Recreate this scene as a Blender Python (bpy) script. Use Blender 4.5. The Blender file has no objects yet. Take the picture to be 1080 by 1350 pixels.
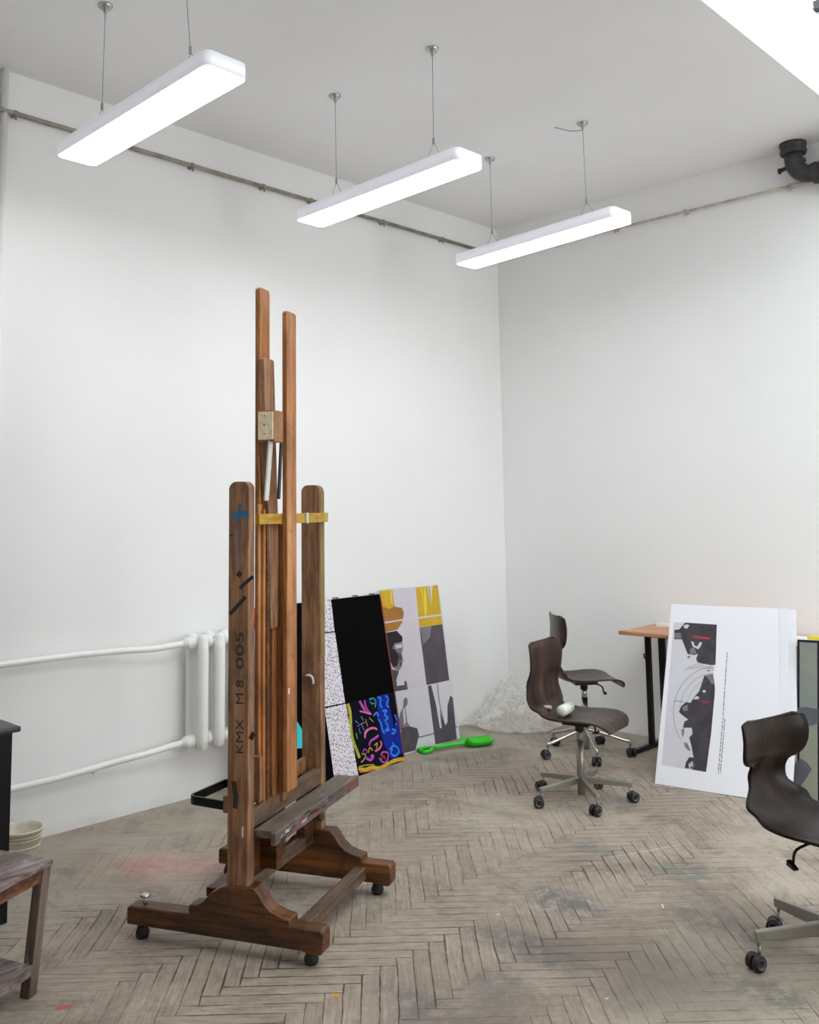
import bpy, bmesh, math, random
from mathutils import Vector, Matrix, Euler
random.seed(7)
SC = bpy.context.scene
COL = SC.collection
PI = math.pi

# ------------------------------------------------------------------ camera
F_PX, YAW, PITCH, ROLL = 1252.135, .7621, .1082, -.0153
CAM = Vector((4.66398, -6.000048, 1.566))
PPX, PPY = 540 - 5.615, 675 - 137.464
_w = Vector((-math.sin(YAW)*math.cos(PITCH), math.cos(YAW)*math.cos(PITCH), math.sin(PITCH)))
_r0 = Vector((math.cos(YAW), math.sin(YAW), 0)); _u0 = _r0.cross(_w)
_r = math.cos(ROLL)*_r0 + math.sin(ROLL)*_u0
_u = -math.sin(ROLL)*_r0 + math.cos(ROLL)*_u0
def ray(x, y): return _w + _r*((x-PPX)/F_PX) - _u*((y-PPY)/F_PX)
def on(x, y, ax, val):
    d = ray(x, y); return CAM + d*((val-CAM[ax])/d[ax])
def onp(x, y, N, P):
    d = ray(x, y); return CAM + d*((P-CAM).dot(N)/d.dot(N))
cd = bpy.data.cameras.new('camera'); co = bpy.data.objects.new('camera', cd); COL.objects.link(co)
cd.sensor_fit = 'AUTO'; cd.sensor_width = 36; cd.lens = F_PX/1350*36
cd.shift_x = 5.615/1350; cd.shift_y = -137.464/1350
m3 = Matrix((_r, _u, -_w)).transposed()
co.matrix_world = Matrix.Translation(CAM) @ m3.to_4x4()
SC.camera = co
cd.clip_start = .05

# ------------------------------------------------------------------ materials
class NT:
    def __init__(s, name):
        s.m = bpy.data.materials.new(name); s.m.use_nodes = True
        s.t = s.m.node_tree; s.t.nodes.clear()
        s.out = s.t.nodes.new('ShaderNodeOutputMaterial')
        s.b = s.t.nodes.new('ShaderNodeBsdfPrincipled')
        s.t.links.new(s.b.outputs[0], s.out.inputs[0])
    def n(s, k): return s.t.nodes.new(k)
    def put(s, sock, v):
        if isinstance(v, bpy.types.NodeSocket): s.t.links.new(v, sock)
        elif isinstance(v, (tuple, list)) and len(v) == 3 and sock.type == 'RGBA': sock.default_value = (*v, 1)
        else: sock.default_value = v
    def math(s, op, a, b=None, c=None):
        n = s.n('ShaderNodeMath'); n.operation = op; s.put(n.inputs[0], a)
        if b is not None: s.put(n.inputs[1], b)
        if c is not None: s.put(n.inputs[2], c)
        return n.outputs[0]
    def mix(s, f, a, b, mode='MIX'):
        n = s.n('ShaderNodeMix'); n.data_type = 'RGBA'; n.blend_type = mode
        s.put(n.inputs[0], f); s.put(n.inputs[6], a); s.put(n.inputs[7], b); return n.outputs[2]
    def mixf(s, f, a, b):
        n = s.n('ShaderNodeMix'); n.data_type = 'FLOAT'
        s.put(n.inputs[0], f); s.put(n.inputs[2], a); s.put(n.inputs[3], b); return n.outputs[0]
    def coord(s, k='Object'):
        return s.n('ShaderNodeTexCoord').outputs[k]
    def mapping(s, v, sc=(1,1,1), loc=(0,0,0), rot=(0,0,0)):
        n = s.n('ShaderNodeMapping'); s.put(n.inputs[0], v); n.inputs[1].default_value = loc
        n.inputs[2].default_value = rot; n.inputs[3].default_value = sc; return n.outputs[0]
    def noise(s, v, scale, detail=4, rough=.55, dist=0):
        n = s.n('ShaderNodeTexNoise'); s.put(n.inputs['Vector'], v); n.inputs['Scale'].default_value = scale
        n.inputs['Detail'].default_value = detail; n.inputs['Roughness'].default_value = rough
        n.inputs['Distortion'].default_value = dist; return n.outputs[0]
    def ramp(s, f, lo, hi, a=0., b=1.):
        n = s.n('ShaderNodeMapRange'); s.put(n.inputs[0], f)
        for i, v in ((1, lo), (2, hi), (3, a), (4, b)): n.inputs[i].default_value = v
        n.interpolation_type = 'SMOOTHSTEP'; return n.outputs[0]
    def vor(s, v, scale, feat='F1', out='Distance', rand=1):
        n = s.n('ShaderNodeTexVoronoi'); s.put(n.inputs['Vector'], v); n.feature = feat
        n.inputs['Scale'].default_value = scale; n.inputs['Randomness'].default_value = rand
        return n.outputs[out]
    def xyz(s, v):
        n = s.n('ShaderNodeSeparateXYZ'); s.put(n.inputs[0], v); return n.outputs
    def comb(s, x, y, z=0.):
        n = s.n('ShaderNodeCombineXYZ'); s.put(n.inputs[0], x); s.put(n.inputs[1], y); s.put(n.inputs[2], z); return n.outputs[0]
    def white(s, v):
        n = s.n('ShaderNodeTexWhiteNoise'); n.noise_dimensions = '3D'; s.put(n.inputs[0], v); return n.outputs[0]
    def bump(s, h, strength=.3, dist=.005):
        n = s.n('ShaderNodeBump'); n.inputs['Strength'].default_value = strength; n.inputs['Distance'].default_value = dist
        s.put(n.inputs['Height'], h); s.put(s.b.inputs['Normal'], n.outputs[0])
    def col(s, c): s.put(s.b.inputs['Base Color'], c)
    def set(s, **k):
        for a, v in k.items(): s.put(s.b.inputs[a.replace('_', ' ')], v)
        return s

def srgb(r, g, b):
    f = lambda c: ((c/255+.055)/1.055)**2.4 if c/255 > .04045 else c/255/12.92
    return (f(r), f(g), f(b))

def plain(name, rgb, rough=.5, metal=0., var=.08, scale=12, bump=0.):
    t = NT(name); c = srgb(*rgb)
    if var:
        f = t.ramp(t.noise(t.coord(), scale, 5), .3, .7)
        t.col(t.mix(f, tuple(x*(1-var) for x in c), tuple(min(1, x*(1+var)) for x in c)))
        if bump: t.bump(t.noise(t.coord(), scale*6, 4), bump, .002)
    else: t.col(c)
    t.set(Roughness=rough, Metallic=metal)
    return t.m

def wood(name, dark, mid, light, axis='z', rough=.55, scuff=None, scuff_amt=.35, fine=1.):
    t = NT(name); v = t.coord()
    st = {'x': (1.2, 14, 14), 'y': (14, 1.2, 14), 'z': (14, 14, 1.2)}[axis]
    st = tuple(q*fine for q in st)
    g = t.noise(t.mapping(v, st), 4, 6, .6, .6)
    g2 = t.noise(t.mapping(v, tuple(q*.35 for q in st)), 3, 4, .5)
    c = t.mix(t.ramp(g, .3, .72), srgb(*dark), srgb(*mid))
    c = t.mix(t.ramp(g2, .5, .8), c, srgb(*light))
    dk = t.noise(t.mapping(v, (1, 1, 1), (5, 3, 9)), 3.2, 7, .7, .6)
    c = t.mix(t.math('MULTIPLY', t.ramp(dk, .48, .68), .55), c, tuple(x*.55 for x in srgb(*dark)))
    if scuff:
        s = t.ramp(t.noise(v, 9, 8, .7, .4), .56, .7)
        c = t.mix(t.math('MULTIPLY', s, scuff_amt), c, srgb(*scuff))
    t.col(c); t.set(Roughness=rough)
    t.bump(g, .25, .003)
    return t.m

def mat_wall():
    t = NT('wall_paint'); v = t.coord()
    c = t.mix(t.ramp(t.noise(v, 1.1, 5, .6), .35, .7), srgb(243, 243, 243), srgb(240, 240, 240))
    c = t.mix(t.math('MULTIPLY', t.ramp(t.noise(t.mapping(v, (1, 1, .5)), 2.2, 6, .7), .62, .78), .12), c, srgb(224, 223, 219))
    # grime just above the floor
    z = t.xyz(v)[2]
    low = t.math('MULTIPLY', t.ramp(z, .07, .0), t.ramp(t.noise(v, 5, 8, .75), .35, .65))
    c = t.mix(t.math('MULTIPLY', low, .3), c, srgb(190, 184, 174))
    t.col(c); t.set(Roughness=.75)
    t.bump(t.noise(v, 55, 5), .12, .004)
    return t.m

def mat_floor():
    t = NT('worn_herringbone_parquet'); v = t.coord(); X = t.xyz(v)
    W = .0586; N = 7; k = 1/(math.sqrt(2)*W)
    wob = t.math('MULTIPLY', t.math('SUBTRACT', t.noise(v, 2.2, 2), .5), .02)
    xs = t.math('SUBTRACT', t.math('ADD', X[0], wob), 2.51); ys = t.math('ADD', X[1], wob)
    a = t.math('MULTIPLY', t.math('ADD', xs, ys), k); b = t.math('MULTIPLY', t.math('SUBTRACT', ys, xs), k)
    i = t.math('FLOOR', a); j = t.math('FLOOR', b)
    m = t.math('FLOORED_MODULO', t.math('SUBTRACT', i, j), 2.0*N)
    hz = t.math('LESS_THAN', m, N-.5)
    la = t.math('SUBTRACT', a, t.math('SUBTRACT', i, m)); lb = t.math('SUBTRACT', b, j)
    j0 = t.math('ADD', t.math('ADD', j, m), 1.0-2*N)
    vb = t.math('SUBTRACT', b, j0); va = t.math('SUBTRACT', a, i)
    L = t.mixf(hz, vb, la); S = t.mixf(hz, va, lb)
    ed = t.math('MINIMUM', t.math('MINIMUM', S, t.math('SUBTRACT', 1.0, S)), t.math('MINIMUM', L, t.math('SUBTRACT', float(N), L)))
    idv = t.comb(t.mixf(hz, t.math('ADD', i, .37), t.math('SUBTRACT', i, m)), t.mixf(hz, j0, j), t.math('MULTIPLY', hz, 5.))
    r1 = t.white(idv)
    gv = t.comb(t.math('ADD', t.math('MULTIPLY', L, .14), t.math('MULTIPLY', r1, 37.)), t.math('MULTIPLY', S, 1.6), t.math('MULTIPLY', r1, 11.))
    g = t.noise(gv, 3.2, 6, .65, .5)
    c = t.mix(t.ramp(g, .25, .78), srgb(130, 114, 102), srgb(174, 158, 143))
    c = t.mix(t.math('MULTIPLY', t.ramp(r1, .0, 1.), .35), c, srgb(150, 136, 121))
    c = t.mix(t.math('MULTIPLY', t.math('GREATER_THAN', r1, .85), .22), c, srgb(164, 150, 132))
    c = t.mix(t.math('MULTIPLY', t.math('LESS_THAN', r1, .12), .25), c, srgb(104, 90, 78))
    # dusty pale wear and dark grime in big soft patches
    n1 = t.noise(t.mapping(v, (1, 1, 1), (21.7, 4.4, 0)), .9, 9, .7, .4)
    dust = t.math('MULTIPLY', t.ramp(n1, .42, .62), .6)
    c = t.mix(dust, c, srgb(182, 172, 156))
    n2 = t.noise(t.mapping(v, (1, 1, 1), (7.3, 2.1, 0)), 1.6, 10, .74, .6)
    c = t.mix(t.math('MULTIPLY', t.ramp(n2, .5, .66), .6), c, srgb(102, 91, 82))
    n3 = t.noise(t.mapping(v, (1, 1, 1), (3.1, 9.7, 0)), 4.5, 9, .78, .5)
    c = t.mix(t.math('MULTIPLY', t.ramp(n3, .55, .66), .5), c, srgb(100, 94, 94))
    n4 = t.noise(t.mapping(v, (1, 1, 1), (13.1, 5.7, 0)), 9, 8, .8, .4)
    c = t.mix(t.math('MULTIPLY', t.ramp(n4, .58, .68), .4), c, srgb(176, 166, 152))
    n5 = t.noise(v, 28, 7, .75, .3)
    c = t.mix(t.math('MULTIPLY', t.ramp(n5, .5, .7), .28), c, srgb(96, 84, 76))
    c = t.mix(t.math('MULTIPLY', t.ramp(n5, .5, .32), .22), c, srgb(190, 178, 164))
    # smeared grey blue paint
    def spot(cx, cy, rx, ry, soft=.5, nz=4., amp=.8, rot=0.):
        p = t.mapping(v, (1, 1, 1), (0, 0, 0))
        dx = t.math('SUBTRACT', X[0], cx); dy = t.math('SUBTRACT', X[1], cy)
        cr, sr = math.cos(rot), math.sin(rot)
        ex = t.math('ADD', t.math('MULTIPLY', dx, cr/rx), t.math('MULTIPLY', dy, sr/rx))
        ey = t.math('ADD', t.math('MULTIPLY', dx, -sr/ry), t.math('MULTIPLY', dy, cr/ry))
        d = t.math('SQRT', t.math('ADD', t.math('POWER', ex, 2.), t.math('POWER', ey, 2.)))
        d = t.math('ADD', d, t.math('MULTIPLY', t.math('SUBTRACT', t.noise(v, nz, 7, .7), .5), amp))
        return t.ramp(d, 1., 1.-soft)
    def P(x, y):
        q = on(x, y, 2, 0); return q.x, q.y
    blot = t.ramp(t.noise(v, 14, 6, .7), .35, .6)
    for (px, py), rx, ry, colr, amt in (
            ((745, 1190), .30, .16, (92, 95, 98), .8), ((700, 1250), .34, .14, (84, 86, 94), .75),
            ((900, 1150), .22, .14, (112, 117, 113), .75), ((790, 1122), .16, .10, (108, 113, 110), .75),
            ((960, 1220), .30, .16, (96, 98, 96), .65), ((820, 1060), .20, .14, (124, 128, 122), .5),
            ((560, 1330), .30, .10, (100, 97, 102), .65), ((1010, 1310), .28, .12, (94, 97, 96), .65),
            ((655, 1300), .10, .08, (104, 114, 116), .6), ((300, 1080), .30, .06, (110, 102, 96), .5)):
        x, y = P(px, py)
        c = t.mix(t.math('MULTIPLY', t.math('MULTIPLY', spot(x, y, rx, ry, .7, 5., 1.2), blot), amt), c, srgb(*colr))
    for (px, py), rx, ry, amt in (((860, 1285), .6, .5, .75), ((620, 1330), .6, .35, .3), ((1000, 1210), .45, .4, .5), ((700, 1235), .4, .2, .35)):  # broad brown stains that also paint in the dimmer light near the camera
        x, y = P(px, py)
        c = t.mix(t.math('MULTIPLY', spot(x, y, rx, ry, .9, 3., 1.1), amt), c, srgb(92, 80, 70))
    x, y = P(222, 1142)
    pk = spot(x, y, .44, .24, .75, 4., 1.1, .75)
    c = t.mix(t.math('MULTIPLY', t.math('MULTIPLY', pk, t.ramp(t.noise(v, 20, 6, .8), .36, .6)), .6), c, srgb(208, 152, 150))
    x, y = P(190, 1140)
    pk = t.math('MULTIPLY', spot(x, y, .15, .12, .8, 7., 1.3, .75), t.ramp(t.noise(v, 30, 4, .7), .4, .6))
    c = t.mix(t.math('MULTIPLY', pk, .6), c, srgb(205, 100, 112))
    x, y = P(85, 1328); c = t.mix(t.math('MULTIPLY', spot(x, y, .035, .02, .6, 30., 1.2, .9), .8), c, srgb(186, 72, 76))
    x, y = P(443, 1310); c = t.mix(spot(x, y, .018, .014, .5, 40., .8), c, srgb(206, 142, 26))
    x, y = P(862, 1120); c = t.mix(t.math('MULTIPLY', spot(x, y, .34, .008, .8, 20., .6, 1.15), .5), c, srgb(200, 196, 184))
    # pale specks of dried paint
    sp = t.vor(v, 9., 'F1', 'Distance'); spr = t.vor(v, 9., 'F1', 'Color')
    rad = t.ramp(t.xyz(spr)[0], .55, 1., .0, .075)
    c = t.mix(t.math('MULTIPLY', t.math('LESS_THAN', sp, rad), .55), c, srgb(206, 201, 190))
    # pale plaster dust along the walls
    du = t.math('MULTIPLY', t.ramp(t.math('MINIMUM', t.math('MULTIPLY', X[0], .55), t.math('MULTIPLY', X[1], -1.)), .6, .05), t.ramp(t.noise(v, 3.5, 7, .7), .3, .6))
    c = t.mix(t.math('MULTIPLY', du, .6), c, srgb(176, 169, 154))
    # open joints between the blocks
    wv = t.ramp(t.noise(v, 1.7, 3, .6), .38, .62, .008, .065)
    wv = t.math('MULTIPLY', wv, t.ramp(t.noise(v, 11, 4, .6), .35, .6, .35, 1.))
    wv = t.math('MULTIPLY', wv, t.math('SUBTRACT', 1., t.math('MULTIPLY', du, .8)))
    wv = t.math('MULTIPLY', wv, t.math('SUBTRACT', 1., dust))
    gap = t.math('MULTIPLY', t.ramp(t.math('SUBTRACT', ed, wv), .018, -.008), t.math('MULTIPLY', t.math('SUBTRACT', 1., t.math('MULTIPLY', dust, .8)), t.math('SUBTRACT', 1., t.math('MULTIPLY', du, .7))))
    c = t.mix(t.math('MULTIPLY', gap, .85), c, srgb(50, 42, 36))
    t.col(c)
    t.set(Roughness=t.ramp(n2, .3, .7, .52, .75))
    h = t.math('SUBTRACT', t.math('MULTIPLY', g, .25), gap)
    h = t.math('ADD', h, t.math('MULTIPLY', r1, .35))
    t.bump(h, .35, .004)
    return t.m

M = {}
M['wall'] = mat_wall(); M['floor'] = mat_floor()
M['ceil'] = plain('ceiling_paint', (240, 240, 240), .85, 0, .01, 2, .1)
M['reveal'] = plain('white_reveal_paint', (244, 244, 246), .7, 0, .01)
M['lampmetal'] = plain('white_powder_coat', (242, 243, 250), .35, 0, .0)
M['steel'] = plain('brushed_steel', (190, 190, 190), .3, 1, .05)
M['wire'] = plain('grey_wire', (158, 154, 164), .4, .2, 0)
M['copperline'] = plain('reddish_seam', (176, 120, 112), .5, 0, 0)
M['conduit'] = plain('dull_grey_pipe', (150, 143, 132), .45, .3, .25, 10)
M['conduit2'] = plain('pale_beige_pipe', (186, 178, 166), .45, .1, .25, 10)
M['whitepipe'] = plain('white_enamel', (240, 240, 238), .3, 0, .02, 6, .05)
M['castiron'] = plain('black_cast_iron', (62, 58, 60), .5, .2, .25, 14, .3)
M['easel'] = wood('old_easel_oak', (100, 68, 46), (166, 120, 84), (186, 142, 104), 'z', .5, (140, 116, 98), .55)
M['easel_dark'] = wood('dark_stained_foot_wood', (44, 24, 12), (110, 64, 28), (140, 86, 38), 'x', .42, (110, 88, 70), .35)
M['mast'] = wood('orange_brown_mast_wood', (136, 82, 42), (188, 126, 74), (206, 150, 98), 'z', .45, (120, 80, 58), .35)
M['slat'] = wood('honey_slat_wood', (120, 74, 38), (160, 104, 60), (178, 124, 76), 'z', .45, (110, 76, 56), .2)
M['groove'] = plain('dark_groove_wood', (50, 28, 18), .6, 0, .2)
M['tray'] = wood('paint_worn_shelf_wood', (84, 72, 64), (118, 104, 92), (140, 126, 112), 'y', .6, (150, 140, 132), .5)
M['rail'] = wood('grey_brown_rail_wood', (74, 56, 42), (112, 88, 68), (132, 108, 84), 'y', .55, (160, 146, 130), .4)
M['oliveedge'] = plain('olive_stained_edge', (128, 108, 52), .5, 0, .2, 12)
M['yellow'] = plain('yellow_ochre_paint', (176, 138, 34), .5, 0, .2, 20)
M['blockwood'] = plain('pale_chipboard_block', (236, 218, 188), .6, 0, .15, 40)
M['blockside'] = plain('tan_block_wood', (146, 104, 64), .55, 0, .15, 20)
M['blackmetal'] = plain('black_painted_metal', (24, 23, 26), .35, .3, .1)
M['alu'] = plain('pale_metal_strip', (206, 206, 200), .4, .3, .1, 20)
M['rubber'] = plain('black_rubber', (26, 25, 26), .55, 0, .1)
M['chrome'] = plain('worn_chrome', (196, 194, 186), .22, 1, .08, 8)
M['chromegrey'] = plain('dull_grey_steel', (158, 156, 148), .38, .85, .12, 8)
M['wheelrim'] = plain('grey_wheel_rim', (96, 94, 96), .4, .2, 0)
M['ply'] = wood('dark_brown_moulded_plywood', (14, 7, 5), (36, 20, 14), (56, 33, 23), 'z', .3, None, 0, .8)
M['ply_seat'] = M['ply']
M['ply_mid'] = wood('brown_moulded_plywood', (30, 18, 12), (66, 45, 33), (92, 66, 47), 'z', .32, None, 0, .8)
M['tabletop'] = wood('orange_beech_tabletop', (176, 114, 74), (206, 146, 104), (222, 168, 128), 'x', .4)
M['black'] = plain('black_lacquer', (17, 16, 20), .35, 0, .05)
M['blackface'] = plain('black_paint_matte', (5, 4, 5), .9, 0, 0)
M['blackface'].node_tree.nodes['Principled BSDF'].inputs['Specular IOR Level'].default_value = .08
M['blacktop'] = plain('dark_grey_top', (52, 51, 56), .4, 0, .08)
M['green'] = plain('bright_green_plastic', (44, 196, 30), .3, 0, .05)
M['bucket'] = plain('dusty_white_plastic', (222, 214, 198), .45, 0, .12, 14)
M['paper'] = plain('white_poster_paper', (232, 231, 238), .6, 0, .012, 3)
M['papergrey'] = plain('pale_grey_print', (204, 203, 210), .6, 0, .03, 6)  # pale grey printed ground and patches of the map
M['printdark'] = plain('charcoal_print', (66, 61, 68), .6, 0, .2, 14)
M['printmid'] = plain('mid_grey_print', (122, 114, 120), .6, 0, .15, 18)
M['printpale'] = plain('pale_print', (186, 184, 192), .6, 0, .05, 12)
M['red'] = plain('red_print', (176, 44, 58), .6, 0, .1)
M['ink'] = plain('ink_line', (84, 82, 88), .6, 0, 0)
M['marker'] = plain('black_marker', (44, 34, 32), .6, 0, 0)
M['bluepaint'] = plain('blue_paint', (46, 106, 146), .5, 0, .2, 60)
M['rust'] = plain('rusty_red_paint', (132, 62, 48), .5, 0, .2, 60)
M['mauve'] = plain('mauve_paint', (104, 84, 106), .5, 0, .2, 60)
M['softblue'] = plain('dull_blue_paint', (92, 108, 156), .5, 0, .2, 60)
M['redpaint'] = plain('red_paint', (214, 58, 46), .5, 0, .05)
M['whitepaint'] = plain('white_paint', (226, 222, 218), .5, 0, .05)
M['cyanpaint'] = plain('cyan_paint', (38, 196, 204), .5, 0, .05)
M['canvasedge'] = plain('pinkish_white_canvas_edge', (226, 214, 212), .6, 0, .05)
M['lavender'] = plain('pale_lavender_print', (208, 201, 212), .6, 0, .03, 4)
M['greywhite'] = plain('pale_grey_white_print', (212, 208, 214), .6, 0, .03, 4)
M['mustard'] = plain('mustard_yellow_print', (206, 166, 26), .55, 0, .1, 8)
M['brightyellow'] = plain('bright_yellow_print', (226, 206, 60), .55, 0, .1, 8)
M['ochre'] = plain('brown_ochre_print', (164, 110, 36), .55, 0, .12, 8)
M['gp1'] = plain('dark_grey_print', (86, 80, 88), .55, 0, .15, 9)
M['gp2'] = plain('soft_grey_print', (128, 120, 128), .55, 0, .15, 9)
M['gp3'] = plain('near_black_print', (44, 38, 42), .55, 0, .2, 12)
M['navy'] = plain('navy_paint', (8, 8, 28), .5, 0, .3, 20)
M['deepblue'] = plain('deep_blue_paint', (12, 38, 150), .5, 0, .3, 30)
M['neonblue'] = plain('bright_blue_paint', (30, 128, 250), .5, 0, .2, 40)
M['neonpurple'] = plain('purple_paint', (176, 70, 176), .5, 0, .2, 40)
M['neonpink'] = plain('pink_paint', (228, 106, 150), .5, 0, .2, 40)
M['neonteal'] = plain('teal_paint', (56, 156, 148), .5, 0, .2, 40)
M['olive'] = plain('olive_yellow_paint', (164, 168, 44), .5, 0, .2, 30)
M['gold'] = plain('golden_yellow_paint', (204, 160, 34), .5, 0, .25, 40)
M['orange'] = plain('burnt_orange_paint', (168, 78, 34), .5, 0, .2, 30)
M['label_green'] = plain('pale_green_label', (168, 192, 170), .5, 0, .15, 60)
M['bottle'] = plain('milky_white_plastic', (226, 228, 218), .35, 0, .05)
M['pinkrub'] = plain('pale_pink_rubber', (224, 190, 182), .6, 0, .05)
M['stoolwood'] = wood('paint_spattered_stool_wood', (88, 70, 66), (148, 134, 132), (172, 160, 160), 'y', .6, (196, 188, 190), .6)
M['stooldark'] = wood('dark_stool_leg_wood', (56, 36, 28), (110, 86, 74), (146, 128, 120), 'z', .6, (170, 156, 150), .5)

def mat_speckle():
    t = NT('speckled_print'); v = t.coord()
    d = t.vor(v, 120.); cc = t.vor(v, 120., 'F1', 'Color')
    x = t.xyz(cc)
    dark = t.mix(t.math('GREATER_THAN', x[1], .55), srgb(70, 64, 84), srgb(168, 96, 124))
    dark = t.mix(t.math('GREATER_THAN', x[2], .75), dark, srgb(20, 18, 24))
    c = t.mix(t.math('MULTIPLY', t.math('LESS_THAN', d, .42), t.math('GREATER_THAN', x[0], .35)), srgb(224, 218, 226), dark)
    t.col(c); t.set(Roughness=.6); return t.m
M['speckle'] = mat_speckle()
def mat_green_canvas():
    t = NT('grey_green_canvas_paint'); v = t.coord()
    n = t.noise(v, 3, 6, .65, .4)
    c = t.mix(t.ramp(n, .35, .65), srgb(118, 124, 120), srgb(134, 134, 112))
    c = t.mix(t.math('MULTIPLY', t.ramp(t.xyz(v)[2], .45, .2), .5), c, srgb(128, 128, 106))
    t.col(c); t.set(Roughness=.6); return t.m
M['greencanvas'] = mat_green_canvas()
M['slate'] = plain('slate_grey_paint', (74, 76, 84), .6, 0, .12, 10)
def mat_film():
    t = NT('clear_crumpled_film'); v = t.coord()
    t.col(srgb(240, 235, 230)); t.set(Roughness=.3, Alpha=t.ramp(t.noise(v, 10, 4, .6), .3, .75, .22, .55))
    t.b.inputs['Specular IOR Level'].default_value = .8
    return t.m
M['film'] = mat_film()
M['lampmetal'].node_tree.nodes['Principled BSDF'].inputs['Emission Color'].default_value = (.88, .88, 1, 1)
M['lampmetal'].node_tree.nodes['Principled BSDF'].inputs['Emission Strength'].default_value = .22  # faint bluish glow added to brighten the sides of the lamp housings
def emit(name, rgb, s):
    t = NT(name); e = t.n('ShaderNodeEmission'); e.inputs[0].default_value = (*srgb(*rgb), 1); e.inputs[1].default_value = s
    t.t.links.new(e.outputs[0], t.out.inputs[0]); return t.m
M['diffuser'] = emit('lit_lamp_diffuser', (252, 252, 255), 9.0)
def mat_glass():
    t = NT('roof_glass'); n = t.n('ShaderNodeBsdfTransparent'); g = t.n('ShaderNodeBsdfGlossy'); g.inputs['Roughness'].default_value = .02
    n.inputs[0].default_value = (.93, .98, .98, 1); mx = t.n('ShaderNodeMixShader'); mx.inputs[0].default_value = .05
    t.t.links.new(n.outputs[0], mx.inputs[1]); t.t.links.new(g.outputs[0], mx.inputs[2]); t.t.links.new(mx.outputs[0], t.out.inputs[0]); return t.m
M['glass'] = mat_glass()

for k_, sp_ in (('navy', .1), ('deepblue', .2), ('gp1', .25), ('gp3', .2), ('printdark', .25), ('black', .25), ('ply', .22), ('ply_mid', .3)):
    M[k_].node_tree.nodes['Principled BSDF'].inputs['Specular IOR Level'].default_value = sp_
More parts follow.
